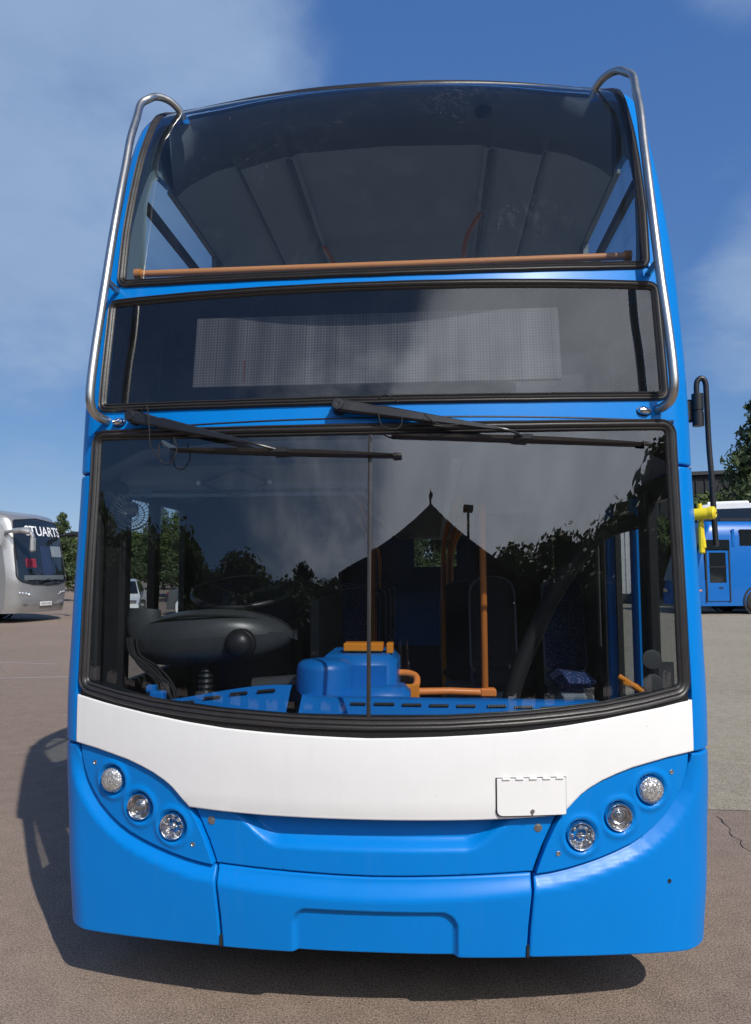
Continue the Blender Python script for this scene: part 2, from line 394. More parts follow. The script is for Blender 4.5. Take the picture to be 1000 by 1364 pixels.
# front profile of the bus: setback of the centre line, plan bulge, half width and corner radius by height
P_TAB = smooth_tab([(.2,.07),(.5,.035),(.76,.02),(1.0,.0),(1.1,.003),(1.3,.024),(2.25,.120),(2.4,.140),(2.85,.22),(3.0,.265),(3.4,.40),(3.7,.53),(3.95,.68),(4.05,.76),(4.10,.83),(4.15,.925),(4.2,1.03),(4.28,1.22)])
B_TAB = smooth_tab([(.2,.14),(.6,.17),(1.0,.18),(1.3,.17),(2.3,.15),(2.9,.14),(3.6,.13),(4.28,.098)])
W_TAB = smooth_tab([(.2,1.25),(.5,1.275),(1.0,1.295),(2.0,1.295),(2.5,1.30),(3.0,1.30),(3.5,1.30),(3.8,1.295),(3.95,1.30),(4.05,1.29),(4.12,1.265),(4.2,1.20),(4.28,1.08)], it=2)
R_TAB = [(.2,.13),(1.0,.09),(2.0,.09),(3.0,.10),(4.28,.12)]
def width(z): return lerp_tab(W_TAB, z)
def rad(z): return lerp_tab(R_TAB, z)
def raw(s, z):
    """point of the bus skin: s runs along the plan outline from the centre line, round the corner and back along the flank"""
    p, b, w, R = lerp_tab(P_TAB, z), lerp_tab(B_TAB, z), width(z), rad(z)
    sg = -1 if s < 0 else 1; a = abs(s); x0 = w-R
    if a <= x0: return (sg*a, p+b*a*a, z)
    q = math.pi/2*R
    if a <= x0+q:
        t = (a-x0)/R
        x = x0+R*math.sin(t); return (sg*x, p+b*x*x+R*(1-math.cos(t)), z)
    return (sg*w, p+b*w*w+R+(a-x0-q), z)
def skin(s, z, off=0.0):
    P = raw(s, z)
    if off == 0: return P
    e = .004
    A, B, C, D = raw(s-e, z), raw(s+e, z), raw(s, z-e), raw(s, z+e)
    u = [B[i]-A[i] for i in range(3)]; v = [D[i]-C[i] for i in range(3)]
    n = (u[1]*v[2]-u[2]*v[1], u[2]*v[0]-u[0]*v[2], u[0]*v[1]-u[1]*v[0])
    l = math.sqrt(sum(k*k for k in n)) or 1
    return tuple(P[i]+n[i]/l*off for i in range(3))
def s_corner(z): return width(z)-rad(z)+math.pi/2*rad(z)      # where the flank starts
def s_of_y(y, z):
    w, R = width(z), rad(z)
    return s_corner(z) + y-(lerp_tab(P_TAB, z)+lerp_tab(B_TAB, z)*w*w+R)
def ptin(poly, X, Y):
    ins = np.zeros(len(X), bool); n = len(poly); j = n-1
    for i in range(n):
        xi, yi = poly[i]; xj, yj = poly[j]
        c = ((yi > Y) != (yj > Y)) & (X < (xj-xi)*(Y-yi)/((yj-yi) if yj != yi else 1e-12)+xi); ins ^= c; j = i
    return ins
def segdist(poly, X, Y, closed=True):
    D = np.full(len(X), 9.0); n = len(poly)
    for i in range(n if closed else n-1):
        ax, ay = poly[i]; bx, by = poly[(i+1) % n]; dx, dy = bx-ax, by-ay; L = dx*dx+dy*dy or 1e-12
        t = np.clip(((X-ax)*dx+(Y-ay)*dy)/L, 0, 1); D = np.minimum(D, np.hypot(X-ax-t*dx, Y-ay-t*dy))
    return D
def panel(name, poly, mat, parent, off=0.0, thick=.02, bev=.004, step=.03, inner=None, ds=.02):
    """a sheet of bodywork lying on the skin of the bus, with rounded edge, thickness and inner face"""
    O = off if callable(off) else (lambda s, z: off)
    poly = resample(ccw(poly), ds); ins = offs(poly, -bev*1.2)
    a = np.array(poly); xs = np.arange(a[:, 0].min()+step/2, a[:, 0].max(), step); zs = np.arange(a[:, 1].min()+step/2, a[:, 1].max(), step)
    gx, gz = [k.ravel() for k in np.meshgrid(xs, zs)]
    ok = ptin(poly, gx, gz) & (segdist(poly, gx, gz) > max(step*.45, bev*2)); gx, gz = gx[ok], gz[ok]
    n = len(poly); pts = poly+ins+list(zip(gx.tolist(), gz.tolist()))
    r = delaunay_2d_cdt([Vector(p) for p in pts], [], [list(range(n))], 1, 1e-6)
    V, F, orig = r[0], r[2], r[3]
    hs = []
    for v, o in zip(V, orig):
        h = O(v.x, v.y); hs.append(h-bev if (o and min(o) < n) else h)
    m = MB(); top = [skin(v.x, v.y, h) for v, h in zip(V, hs)]; k = len(top)
    Fc = []
    for f in F:
        A = sum(V[f[i-1]].x*V[f[i]].y-V[f[i]].x*V[f[i-1]].y for i in range(len(f))); Fc.append(tuple(f) if A > 0 else tuple(f)[::-1])
    m.add(top, Fc, 0)
    N = []; e = .003                                       # normals of the true curved surface
    for v, o in zip(V, orig):
        if o and min(o) < n: N.append((0, 0, 0)); continue
        a_, b_, c_, d_ = [Vector(skin(v.x+p*e, v.y+q*e, O(v.x+p*e, v.y+q*e))) for p, q in ((-1, 0), (1, 0), (0, -1), (0, 1))]
        N.append(tuple((b_-a_).cross(d_-c_).normalized()))
    m.add([skin(v.x, v.y, h-thick) for v, h in zip(V, hs)], [f[::-1] for f in Fc], 1 if inner else 0)
    edges = {}
    for f in Fc:
        for i in range(len(f)):
            e = (f[i], f[(i+1) % len(f)]); edges[e] = 1
    for (p, q) in edges:
        if (q, p) not in edges:
            o_ = len(m.v); m.v += [m.v[q], m.v[p], m.v[p+k], m.v[q+k]]; m.f.append((o_, o_+1, o_+2, o_+3)); m.mi.append(0)
    ob = m.build(name, [mat, inner] if inner else mat, parent, smooth=180)
    ob.data.normals_split_custom_set_from_vertices(N+[(0, 0, 0)]*(len(m.v)-k))
    return ob
def sheet(name, poly, mat, parent, off=0.0, step=.05):
    poly = resample(ccw(poly), .03); a = np.array(poly)
    xs = np.arange(a[:, 0].min()+step/2, a[:, 0].max(), step); zs = np.arange(a[:, 1].min()+step/2, a[:, 1].max(), step)
    gx, gz = [k.ravel() for k in np.meshgrid(xs, zs)]; ok = ptin(poly, gx, gz) & (segdist(poly, gx, gz) > step*.4)
    pts = poly+list(zip(gx[ok].tolist(), gz[ok].tolist()))
    r = delaunay_2d_cdt([Vector(p) for p in pts], [], [list(range(len(poly)))], 1, 1e-6); V = r[0]; m = MB(); Fc = []
    for f in r[2]:
        A = sum(V[f[i-1]].x*V[f[i]].y-V[f[i]].x*V[f[i-1]].y for i in range(len(f))); Fc.append(tuple(f) if A > 0 else tuple(f)[::-1])
    return m.add([skin(v.x, v.y, off) for v in V], Fc).build(name, mat, parent, smooth=60)
def ring(name, outline, prof, mat, parent):
    outline = resample(ccw(outline), .025); rows = []
    for d, h in prof: rows.append([skin(a, b, h) for a, b in offs(outline, d)])
    rows = [r+[r[0]] for r in rows]; m = MB(); m.grid(rows, flip=True); return m.build(name, mat, parent, smooth=55)
def sst(x): x = min(1, max(0, x)); return x*x*(3-2*x)

bus = empty('double_decker_bus')
tag(bus, 'blue double decker bus with white front band and blank destination display, parked facing the camera', 'bus')
# ---- front bodywork, outlines as (across, height) on the skin
HT = [(1.19, .972), (1.10, .961), (1.017, .946), (.95, .933), (.89, .915), (.835, .895), (.787, .871), (.755, .850), (.728, .825), (.70, .795), (.686, .777)]
HI = [(.660, .735), (.628, .672), (.606, .620), (.592, .584)]
HB = [(.592, .580), (.64, .584), (.704, .594), (.765, .607), (.826, .622), (.89, .641), (.95, .662), (1.0, .687), (1.044, .716), (1.09, .754), (1.127, .797), (1.155, .842), (1.173, .885), (1.186, .93)]
WTOP = [(1.203, 1.170), (1.15, 1.163), (1.072, 1.150), (.95, 1.134), (.843, 1.119), (.70, 1.102), (.536, 1.087), (.40, 1.080), (.25, 1.074), (.10, 1.070), (0, 1.068)]
wl = [(0, .779), (.2, .779), (.39, .779), (.55, .781)]+[(.683, .785)]+[(a-.001, b+.007) for a, b in HT[::-1][1:]]+[(1.203, .982)]
wp = wl+WTOP; wp = wp[:-1]+mirror(wp)[:-1]
wp = [p for i, p in enumerate(wp) if p != wp[i-1]]
def w_off(s, z):
    return .006*sst((z-.78)/.05)
front = panel('front_panel', wp, white, bus, off=w_off, thick=.025, bev=.006, step=.03)
front['label'] = 'white band below the windscreen'
# flap in the white band
fl = panel('access_flap', fillet([(.447, .797), (.694, .793), (.694, .923), (.447, .928)], [.022, .006, .002, .002]), white, front, off=.0125, thick=.004, bev=.0015, step=.03)
sheet('flap_gap', fillet([(.4425, .7925), (.6965, .789), (.697, .926), (.4425, .931)], [.026, .01, .003, .003]), seam, front, off=.0068)
for k in range(5):
    x = .466+k*.048; h = MB()
    a, b = skin(x, .9285-(x-.447)*.018, .014), skin(x+.026, .9285-(x+.026-.447)*.018, .014); h.tube([a, b], .0042, 8); h.build('flap_hinge', white, front)
P = skin(.572, .811, .013); lt = MB(); lt.lathe([(.0001, .004), (.007, .004), (.008, 0)], P, (0, -1, .02), 14); lt.box((P[0], P[1]-.003, P[2]-.008), (.003, .003, .012)); lt.build('flap_lock', zinc, front)
LAMPS = [(1.028, .850), (.902, .762), (.757, .705)]
def hl_off(s, z):
    s = abs(s); h = -.010
    for (a, b) in LAMPS:
        r = math.hypot(s-a, z-b); h += .006*math.exp(-((r-.068)/.012)**2) - .018*(1-sst((r-.048)/.014))
    return h
def hl_poly(): return HT+HI+HB
def lamp(kind, s, z, parent):
    P = Vector(skin(s, z, -.012)); n = (Vector(skin(s, z, .05))-Vector(skin(s, z))).normalized(); ax = (n*.55+Vector((0, -1, 0))*.45).normalized(); P = P+ax*.002
    m = MB()
    if kind == 'indicator_lamp':
        m.lathe([(.050, -.010), (.050, .006), (.047, .010), (.044, .009)], P, ax, 40, 0)
        m.lathe([(.0445, .009), (.042, .017), (.034, .022), (.020, .0245), (.0001, .025)], P, ax, 40, 1)
        o = m.build(kind, [chrome, indm], parent, 60)
        return o
    m.lathe([(.050, -.012), (.050, .006), (.0475, .010), (.044, .008), (.0435, .003)], P, ax, 40, 0)
    m.lathe([(.0435, .003), (.036, -.010), (.024, -.022), (.012, -.027), (.0001, -.028)], P, ax, 40, 1)
    if kind == 'projector_lamp':
        m.lathe([(.027, -.016), (.027, -.002), (.024, .000)], P, ax, 32, 0)
        m.lathe([(.024, .0), (.020, .006), (.012, .010), (.0001, .012)], P, ax, 32, 3)
    else:
        m.lathe([(.012, -.02), (.012, -.004), (.008, .001), (.0001, .003)], P, ax, 20, 3)
        m.box(P+ax*.0, (.040, .006, .006), None, .002, 0)
        for k in range(8):
            an = k*math.pi/4; u = Vector((math.cos(an), 0, math.sin(an))); u = (u-ax*u.dot(ax)).normalized(); m.box(P+u*.030+ax*-.006, (.012, .006, .012), Matrix.Rotation(-an, 4, 'Y'), .002, 0)
    m.lathe([(.044, .008), (.038, .014), (.024, .019), (.0001, .021)], P, ax, 40, 2)
    return m.build(kind, [chrome, bowlm, lens, bulbm], parent, 60)
bulbm = facet('bulb_glass', (.55, .60, .66), 60, .9)
HLB = HB
def cor_off(s, z):
    d = float(segdist(HBm, np.array([abs(s)]), np.array([z]), False)[0])
    k = sst((1.02-z)/.22); return (-.030+.034*sst(d/.062))*k
HBm = HB+[(1.19, .975), (1.4, .975)]
HBm = HB+[(1.19, .975)]
for sg in (1, -1):
    mir = (lambda p: p) if sg > 0 else mirror
    hp = panel('headlight_panel', mir(hl_poly()), blue, bus, off=hl_off, thick=.03, bev=.004, step=.0085, ds=.012)
    for kind, (a, b) in zip(('indicator_lamp', 'projector_lamp', 'headlamp'), LAMPS): lamp(kind, sg*a, b, hp)
    for (a, b) in ((1.115, .908), (.671, .648)):
        P = skin(sg*a, b, -.010); n = Vector(skin(sg*a, b, .05))-Vector(skin(sg*a, b)); m = MB()
        m.lathe([(.009, .0), (.009, .002), (.0065, .003), (.005, .001), (.0001, .001)], P, n, 16); m.build('screw', zinc, hp)
    se = lambda z: s_of_y(.47, z)
    cp = [(.587, .573)]+[(a+.004, b-.007) for a, b in HB[1:]]+[(1.197, .935), (1.203, .968), (se(.97), .968), (se(.7), .7), (se(.4), .4), (se(.27), .272), (1.33, .262), (1.25, .257), (1.19, .258), (1.05, .265), (.87, .276), (.70, .285), (.558, .291), (.566, .40), (.578, .51)]
    cp = fillet(cp, [.004]*(len(cp)-12)+[.03 if abs(p[1]-.27) < .02 and p[0] > 1.3 else .01 for p in cp[-12:]])
    panel('corner_bumper', mir(cp), blue, bus, off=cor_off, thick=.03, bev=.007, step=.018, ds=.02, inner=black)
def bp(s, z): return z
bt = [(0, .563), (.13, .5645), (.263, .567), (.43, .571), (.576, .5755)]
bpoly = bt+[(.568, .51), (.555, .40), (.547, .290), (.40, .294), (.28, .297), (0, .299)]; bpoly = bpoly+mirror(bpoly)[1:-1]
def bum_off(s, z):
    top = .563+.022*(s/.576)**2; h = -.030+.034*sst((top-z)/.075)
    q = math.hypot(max(0, abs(s-.012)-.235), max(0, z-.400)); e = sst((.062-q)/.018) if z > .40 else sst((.297-abs(s-.012))/.018); h -= .019*e
    return h
panel('centre_bumper', bpoly, blue, bus, off=bum_off, thick=.03, bev=.006, step=.0095, ds=.015, inner=black)
gt = [(0, .7745), (.39, .7745), (.676, .778)]
gpoly = gt+[(a-.009, b-.002) for a, b in HI]+[(.583, .582), (.43, .5775), (.263, .574), (.13, .5715), (0, .570)]; gpoly = gpoly+mirror(gpoly)[1:-1]
def gr_off(s, z):
    a = abs(s); zc = .655+.115*sst((a-.34)/.22); dep = sst((z-zc)/.045) if a < .62 else 0
    return -.030-.040*dep*sst((.60-a)/.10)
gp = panel('grille_panel', gpoly, blue, bus, off=gr_off, thick=.03, bev=.005, step=.0105, ds=.015)
for sg in (1, -1):
    P = skin(sg*.605, .735, -.030); n = Vector(skin(sg*.6, .735, .05))-Vector(skin(sg*.6, .735)); m = MB(); m.lathe([(.015, 0), (.015, .002), (.010, .003), (.009, .006), (.0001, .006)], P, n, 20); m.build('bolt', zinc, gp)
# dark carrier behind the panels, seen in the gaps
m = MB(); zs = [.30+i*.035 for i in range(25)]
m.grid([[skin(s, z, -.085) for s in np.linspace(-1.30, 1.30, 60)] for z in zs]); m.build('bumper_carrier', seam, bus)
# ---- glass openings
def sym(half): return half+mirror(half)[(1 if half[-1][0] == 0 else 0):(-1 if half[0][0] == 0 else None)]
WS = fillet(sym([(0, 1.138), (.27, 1.141), (.547, 1.152), (.70, 1.162), (.844, 1.174), (1.0, 1.195), (1.153, 1.222), (1.160, 1.70), (1.163, 2.220), (.9, 2.206), (.6, 2.194), (.3, 2.187), (0, 2.184)]), .022)
SG = fillet(sym([(0, 2.336), (.3, 2.338), (.6, 2.345), (.9, 2.358), (1.150, 2.373), (1.150, 2.828), (.9, 2.814), (.6, 2.801), (.3, 2.793), (0, 2.790)]), .012)
UW = fillet(sym([(0, 2.886), (.3, 2.891), (.6, 2.906), (.9, 2.930), (1.120, 2.955), (1.142, 3.24), (1.152, 3.54), (1.154, 3.80), (1.155, 3.96), (1.152, 4.06), (1.136, 4.130), (1.0, 4.142), (.8, 4.130), (.6, 4.110), (.3, 4.075), (0, 4.058)]), .02)
gask = [(-.004, -.004), (-.003, .004), (.003, .008), (.009, .004), (.012, .009), (.020, .013), (.026, .008), (.030, .008), (.035, .013), (.041, .009), (.044, -.004)]
def half(poly, sg, gap):
    """the part of an outline on one side of the centre bar"""
    P = resample(ccw(poly), .03); out = [(a, b) for a, b in P if a*sg > gap]
    i = max(range(len(out)), key=lambda k: math.hypot(out[k][0]-out[k-1][0], out[k][1]-out[k-1][1])); out = out[i:]+out[:i]
    return [(sg*gap, out[0][1])]+out+[(sg*gap, out[-1][1])]
for sg in (1, -1): sheet('windscreen_pane', half(offs(ccw(WS), .006), sg, .007), wind, bus, off=.0)
m = MB(); m.grid([[skin(s, z, hh) for (s, hh) in ((-.0075, -.002), (-.007, .004), (-.003, .005), (.003, .005), (.007, .004), (.0075, -.002))] for z in np.linspace(1.12, 2.21, 14)]); m.build('windscreen_divider', rubber, bus)
ring('windscreen_seal', WS, gask, rubber, bus)
ring('display_seal', SG, gask[:1]+[(d*.8, h) for d, h in gask[1:]], rubber, bus)
ring('upper_window_seal', UW, gask[:1]+[(d*.85, h) for d, h in gask[1:]], rubber, bus)
sheet('display_glass', offs(ccw(SG), .006), signg, bus)
sheet('upper_windscreen', offs(ccw(UW), .006), upg, bus)
# black screened band under the windscreen down to the white band
sk = [(0, 1.062), (.25, 1.068), (.536, 1.081), (.843, 1.113), (1.072, 1.144), (1.19, 1.160), (1.19, 1.235), (1.10, 1.225), (.844, 1.182), (.547, 1.160), (.27, 1.149), (0, 1.146)]
panel('windscreen_sill', sym(sk), mask, bus, off=-.001, thick=.01, bev=.002, step=.03)
# blue frame round the glass
band = sym([(0, 2.218), (.3, 2.221), (.6, 2.229), (.9, 2.242), (1.166, 2.256), (1.21, 2.26), (1.21, 2.345), (1.15, 2.345), (.9, 2.330), (.6, 2.317), (.3, 2.310), (0, 2.308)])
bnd = panel('lower_front_rail', band, blue, bus, off=.0, thick=.02, bev=.004, step=.03)
band2 = sym([(0, 2.818), (.3, 2.821), (.6, 2.829), (.9, 2.842), (1.21, 2.860), (1.21, 2.930), (1.12, 2.929), (.9, 2.904), (.6, 2.880), (.3, 2.865), (0, 2.860)])
panel('upper_front_rail', band2, blue, bus, off=.0, thick=.02, bev=.004, step=.03)
m = MB(); m.grid([[skin(s, z+.004*abs(s), hh) for s in np.linspace(-1.2, 1.2, 60)] for z, hh in ((2.246, .0005), (2.2475, .003), (2.251, .003), (2.2525, .0005))]); m.build('drip_strip', rubber, bnd)
for sg in (1, -1):
    mir = (lambda p: p) if sg > 0 else mirror
    lo = [(1.207, .978), (1.37, .978), (s_of_y(.44, 1), .978), (s_of_y(.44, 1.5), 1.5), (s_of_y(.5, 2.07), 2.072), (1.213, 2.072), (1.211, 1.5)]
    panel('front_pillar', mir(lo), blue, bus, thick=.03, bev=.006, step=.03, inner=black)
    # upper corner post, with the rounded front edge of the first upper side window
    up_ = [(1.214, 2.084), (s_of_y(.75, 2.1), 2.084), (s_of_y(.8, 2.85), 2.86), (s_of_y(1.3, 2.9), 2.92), (s_of_y(1.12, 3.0), 2.99), (s_of_y(1.02, 3.1), 3.10), (s_of_y(.99, 3.3), 3.3), (s_of_y(.99, 3.6), 3.6),
           (s_of_y(1.05, 3.75), 3.76), (s_of_y(1.16, 3.85), 3.85), (s_of_y(1.35, 3.88), 3.88), (s_of_y(1.38, 3.95), 3.95), (s_of_y(1.4, 4.05), 4.06), (1.50, 4.20), (1.42, 4.268), (1.13, 4.268), (1.085, 4.25), (1.095, 4.20), (1.12, 4.174), (1.166, 4.135), (1.184, 4.06), (1.186, 3.96), (1.184, 3.80), (1.182, 3.54), (1.172, 3.24), (1.150, 2.955), (1.172, 2.86), (1.176, 2.36), (1.20, 2.27), (1.205, 2.20)]
    panel('upper_corner', mir(up_), blue, bus, thick=.035, bev=.006, step=.035, inner=liner)
# ---- flanks
def wx(z): return lerp_tab(W_TAB, z)
def flank(name, sg, rects, mat, parent, inner=liner, t=.035, inset=0.0):
    m = MB()
    for (y0, y1, z0, z1) in rects:
        nz = max(1, int((z1-z0)/.15)); zz = [z0+(z1-z0)*i/nz for i in range(nz+1)]
        for d, flip, mi in ((inset, sg > 0, 0), (inset+t, sg < 0, 1)):
            m.grid([[(sg*(wx(z)-d), y, z) for y in (y0, y1)] for z in zz], mi, flip)
        for y in (y0, y1): m.grid([[(sg*(wx(z)-d), y, z) for d in (inset, inset+t)] for z in zz], 1)
        for z in (z0, z1): m.grid([[(sg*(wx(z)-d), y, z) for d in (inset, inset+t)] for y in (y0, y1)], 1)
    return m.build(name, [mat, inner], parent)
BACK = 10.3
UP_W = [(1.30, 2.25)]+[(2.36+k*1.45, 3.70+k*1.45) for k in range(5)]
up_r = [(.75, BACK, 2.084, 2.92), (1.38, BACK, 3.872, 4.24)]+[(a1, b0, 2.92, 3.872) for (a0, a1), (b0, b1) in zip(UP_W, UP_W[1:])]+[(UP_W[-1][1], BACK, 2.92, 3.872)]
lw_l = [(.55, .74), (1.68, 1.95), (3.3, 3.42), (4.85, 4.97), (6.4, 6.52), (8.0, BACK)]
for sg in (1, -1):
    flank('upper_side', sg, up_r, blue, bus)
    m = MB()
    for (a, b) in [(1.0, 2.25)]+UP_W[1:]:
        m.grid([[(sg*(wx(z)-.02), y, z) for y in (a-.01, b+.01)] for z in (2.93, 3.3, 3.6, 3.87)])
        for zz in (3.60,): m.box((sg*(wx(zz)-.03), (a+b)/2, zz), (.03, b-a, .05), mi=1)
    m.build('upper_side_window', [sideg, black], bus)
flank('driver_side', -1, [(.44, 3.0, .32, 1.13), (3.0, BACK, .32, 1.32), (.44, BACK, 2.03, 2.08)]+[(a, b, 1.13, 2.03) for a, b in lw_l], blue, bus, inner=darkin)
m = MB(); m.grid([[(-(wx(z)-.02), y, z) for y in (.44, 8.0)] for z in (1.12, 1.6, 2.04)])
m.box((-(wx(1.6)-.03), 1.20, 1.58), (.04, .07, .92), mi=1); m.build('driver_side_window', [sideg, black], bus)
flank('door_side', 1, [(1.95, BACK, .32, 1.32), (.44, BACK, 2.03, 2.08), (1.95, 2.15, 1.32, 2.03), (3.4, 3.55, 1.32, 2.03), (5.0, 5.15, 1.32, 2.03), (6.6, 6.75, 1.32, 2.03), (8.2, BACK, 1.32, 2.03)], blue, bus, inner=darkin)
m = MB(); m.grid([[((wx(z)-.02), y, z) for y in (1.95, 8.2)] for z in (1.31, 1.6, 2.04)]); m.build('door_side_window', sideg, bus)
# doors on the kerb side
d = MB()
d.box((1.235, 1.62, 1.19), (.05, .05, 1.66), bev=.008); d.box((1.235, 1.085, 1.19), (.05, .055, 1.66), bev=.008)
for y in (.52, 1.88): d.box((1.26, y, 1.19), (.03, .05, 1.66), bev=.008, mi=1)
d.box((1.25, .93, 1.19), (.05, .15, 1.66), bev=.01, mi=1); d.box((1.262, 1.145, 1.19), (.03, .035, 1.66), mi=1); d.box((1.262, 1.56, 1.19), (.03, .03, 1.66), mi=1)
for z in (.39, 2.0): d.box((1.26, 1.2, z), (.03, 1.4, .06), mi=1)
dr = d.build('entrance_door', [blue, black], bus)
m = MB(); m.grid([[(wx(1.2)-.022, y, z) for y in (.46, 1.88)] for z in (.4, 1.2, 2.0)]); m.build('door_glass', sideg, dr)
# ---- roof and rear
m = MB()
ys = [1.2, 1.5, 2, 4, 6, 8, 10, BACK]
z0_ = lambda s: 4.092+.088*min(1, abs(s)/.9)**1.4
cap = MB(); cap.grid([[skin(s, z0_(s)-.006+(.055*(1-.6*abs(s)))*t, .001) for s in np.linspace(-.97, .97, 36)] for t in (0, .5, 1)]); cap.build('roof_front_trim', mask, bus)
fr = [[skin(s, z0_(s)+.03*(1-.6*abs(s))+(4.275-z0_(s)-.03*(1-.6*abs(s)))*t, -.004) for s in np.linspace(-1.14, 1.14, 36)] for t in (0, .25, .5, .75, 1)]
fr += [[(x, y, 4.28+.03*min(1, (y-1.6)/2)*(1-(x/1.1)**2)) for x in np.linspace(-1.08, 1.08, 36)] for y in (1.62, 2.2, 4, 6, 8, BACK)]
m.grid(fr)
for sg in (-1, 1): m.grid([[(sg*wx(z)*1.0 if z < 4.28 else sg*1.08, y, z) for z in (4.24, 4.26, 4.281)] for y in (1.3, 4, 7, BACK)], 0, sg > 0)
m.build('roof', blue, bus)
m = MB()
for (x0, x1, z0, z1) in ((-1.3, 1.3, .35, 1.74), (-1.3, -.12, 1.74, 2.22), (.62, 1.3, 1.74, 2.22), (-1.3, 1.3, 2.22, 3.0), (-1.3, -1.0, 3.0, 3.8), (1.0, 1.3, 3.0, 3.8), (-1.25, 1.25, 3.8, 4.25)):
    m.box(((x0+x1)/2, BACK-.02, (z0+z1)/2), (x1-x0, .05, z1-z0))
m.build('rear_wall', blue, bus)
m = MB(); m.box((.25, BACK-.02, 1.98), (.74, .01, .48)); m.box((0, BACK-.02, 3.4), (2.0, .01, .8)); m.build('rear_window', sideg, bus)
# ---- underside and wheels
m = MB(); m.box((0, 5.3, .33), (2.5, 9.8, .06)); m.box((0, 1.4, .25), (1.4, 1.6, .12)); m.build('chassis', seam, bus)
for (x, y) in ((-1.1, 2.75), (1.1, 2.75), (-1.1, 8.1), (1.1, 8.1)):
    m = MB(); m.lathe([(.25, -.14), (.44, -.14), (.48, -.10), (.48, .10), (.44, .14), (.25, .14)], (x, y, .48), (1, 0, 0), 40, 0); m.lathe([(.25, -.13), (.20, -.08), (.0001, -.08)], (x, y, .48), (1, 0, 0), 24, 1); m.lathe([(.25, .13), (.20, .08), (.0001, .08)], (x, y, .48), (1, 0, 0), 24, 1)
    m.build('wheel', [rubber, zinc], bus)
# ---- tubular branch guards
RP = [(1.132, 0, 2.300), (1.137, .04, 2.303), (1.141, .078, 2.322), (1.141, .10, 2.365), (1.139, .105, 2.45), (1.135, .105, 2.60), (1.126, .105, 2.80), (1.126, .105, 3.04), (1.136, .105, 3.30), (1.152, .10, 3.52), (1.168, .10, 3.70), (1.179, .10, 3.85), (1.186, .105, 3.96)]
gl_ = [Vector(skin(a, c, b)) for a, b, c in RP]
g0 = gl_[-1]; gl_ += [Vector(p) for p in ((1.183, g0.y+.035, g0.z+.050), (1.165, g0.y+.068, g0.z+.082), (1.135, g0.y+.10, g0.z+.095), (1.10, g0.y+.135, g0.z+.090), (1.07, g0.y+.172, g0.z+.065), (1.058, g0.y+.20, g0.z+.035))]; print('rail', g0)
for sg in (1, -1):
    pts = [Vector((sg*p.x, p.y, p.z)) for p in spline(gl_, 8)]
    m = MB(); m.tube(pts, .0185, 16); a = Vector(skin(sg*1.131, 2.90, .105)); b = Vector(skin(sg*1.148, 2.905, 0)); m.tube([a, b], .014, 12)
    m.build('branch_guard', steel, bus)
    P = Vector(skin(sg*1.072, 2.290 if sg > 0 else 2.288, .0)); n = (Vector(skin(sg*1.07, 2.29, .05))-P).normalized()
    m = MB(); m.lathe([(.029, 0), (.029, .010), (.024, .019), (.012, .023), (.0001, .024)], P, n, 28, 0, 1.0, .55); m.lathe([(.032, 0), (.032, .005), (.029, .006)], P, n, 28, 1, 1.0, .6); m.build('marker_lamp', [chrome, black], bus)
# ---- wipers
hosem = plain('hose_rubber', (.012, .012, .013), .85)
def wiper(piv, elbow, b0, b1, hoses):
    m = MB(); P = Vector(skin(*piv, 0)); n = (Vector(skin(piv[0], piv[1], .05))-P).normalized()
    m.lathe([(.030, 0), (.030, .020), (.025, .028), (.025, .050), (.021, .057), (.010, .058), (.0001, .056)], P, n, 24)
    A, B = P+n*.040, Vector(skin(*elbow, .075)); d = (B-A).normalized(); w = n.cross(d).normalized()
    L = (B-A).length; rows = []
    for t, hw, hh in ((-.03, .014, .010), (0, .024, .017), (.10, .024, .017), (.24, .019, .014), (.26, .0225, .017), (.55, .016, .013), (.8, .010, .009), (1.0, .005, .005)):
        c = A+d*L*t; q = c-n*hh*.2; rows.append([q+w*hw-n*hh*.6, q+w*hw+n*hh*.5, q+w*hw*.7+n*hh, q-w*hw*.7+n*hh, q-w*hw+n*hh*.5, q-w*hw-n*hh*.6, q+w*hw-n*hh*.6])
    m.grid(rows); m.grid([rows[0][:6][::-1][:3], rows[0][:3]])
    e2 = Vector(skin((b0[0]+b1[0])/2, (b0[1]+b1[1])/2, .035)); m.tube(spline([A+d*L*.8-n*.01, B, e2], 6), .0055, 8); m.box(e2, (.07, .018, .022), bev=.004)
    o = m.build('wiper', black, bus)
    bl = MB(); N = 24; rows = []
    for i in range(N+1):
        t = i/N; s = b0[0]+(b1[0]-b0[0])*t; z = b0[1]+(b1[1]-b0[1])*t; k = math.sin(math.pi*min(1, max(0, t)))**.4 if 0 < t < 1 else .2
        rows.append([Vector(skin(s, z+dz*k, hh)) for dz, hh in ((-.016, .002), (-.013, .012), (-.006, .020), (-.007, .030), (.006, .034), (.009, .026), (.008, .016), (-.010, .010), (-.016, .002))])
    bl.grid(rows); bl.tube([skin(b1[0]-.02, b1[1], .024), skin(b1[0]+.012, b1[1], .022)], .009, 10); bl.build('wiper_blade', rubber, o)
    for hp in hoses: MB().tube(spline([skin(*q) for q in hp], 8), .0026, 8).build('washer_hose', hosem, o)
wiper((-.985, 2.297), (-.43, 2.140), (-.802, 2.150), (.106, 2.095), [[(-.93, 2.30, .05), (-.895, 2.325, .07), (-.872, 2.27, .08), (-.865, 2.16, .07), (-.845, 2.118, .05)], [(-.80, 2.15, .05), (-.838, 2.17, .05), (-.83, 2.10, .05), (-.79, 2.085, .05), (-.76, 2.13, .05), (-.775, 2.19, .05)]])
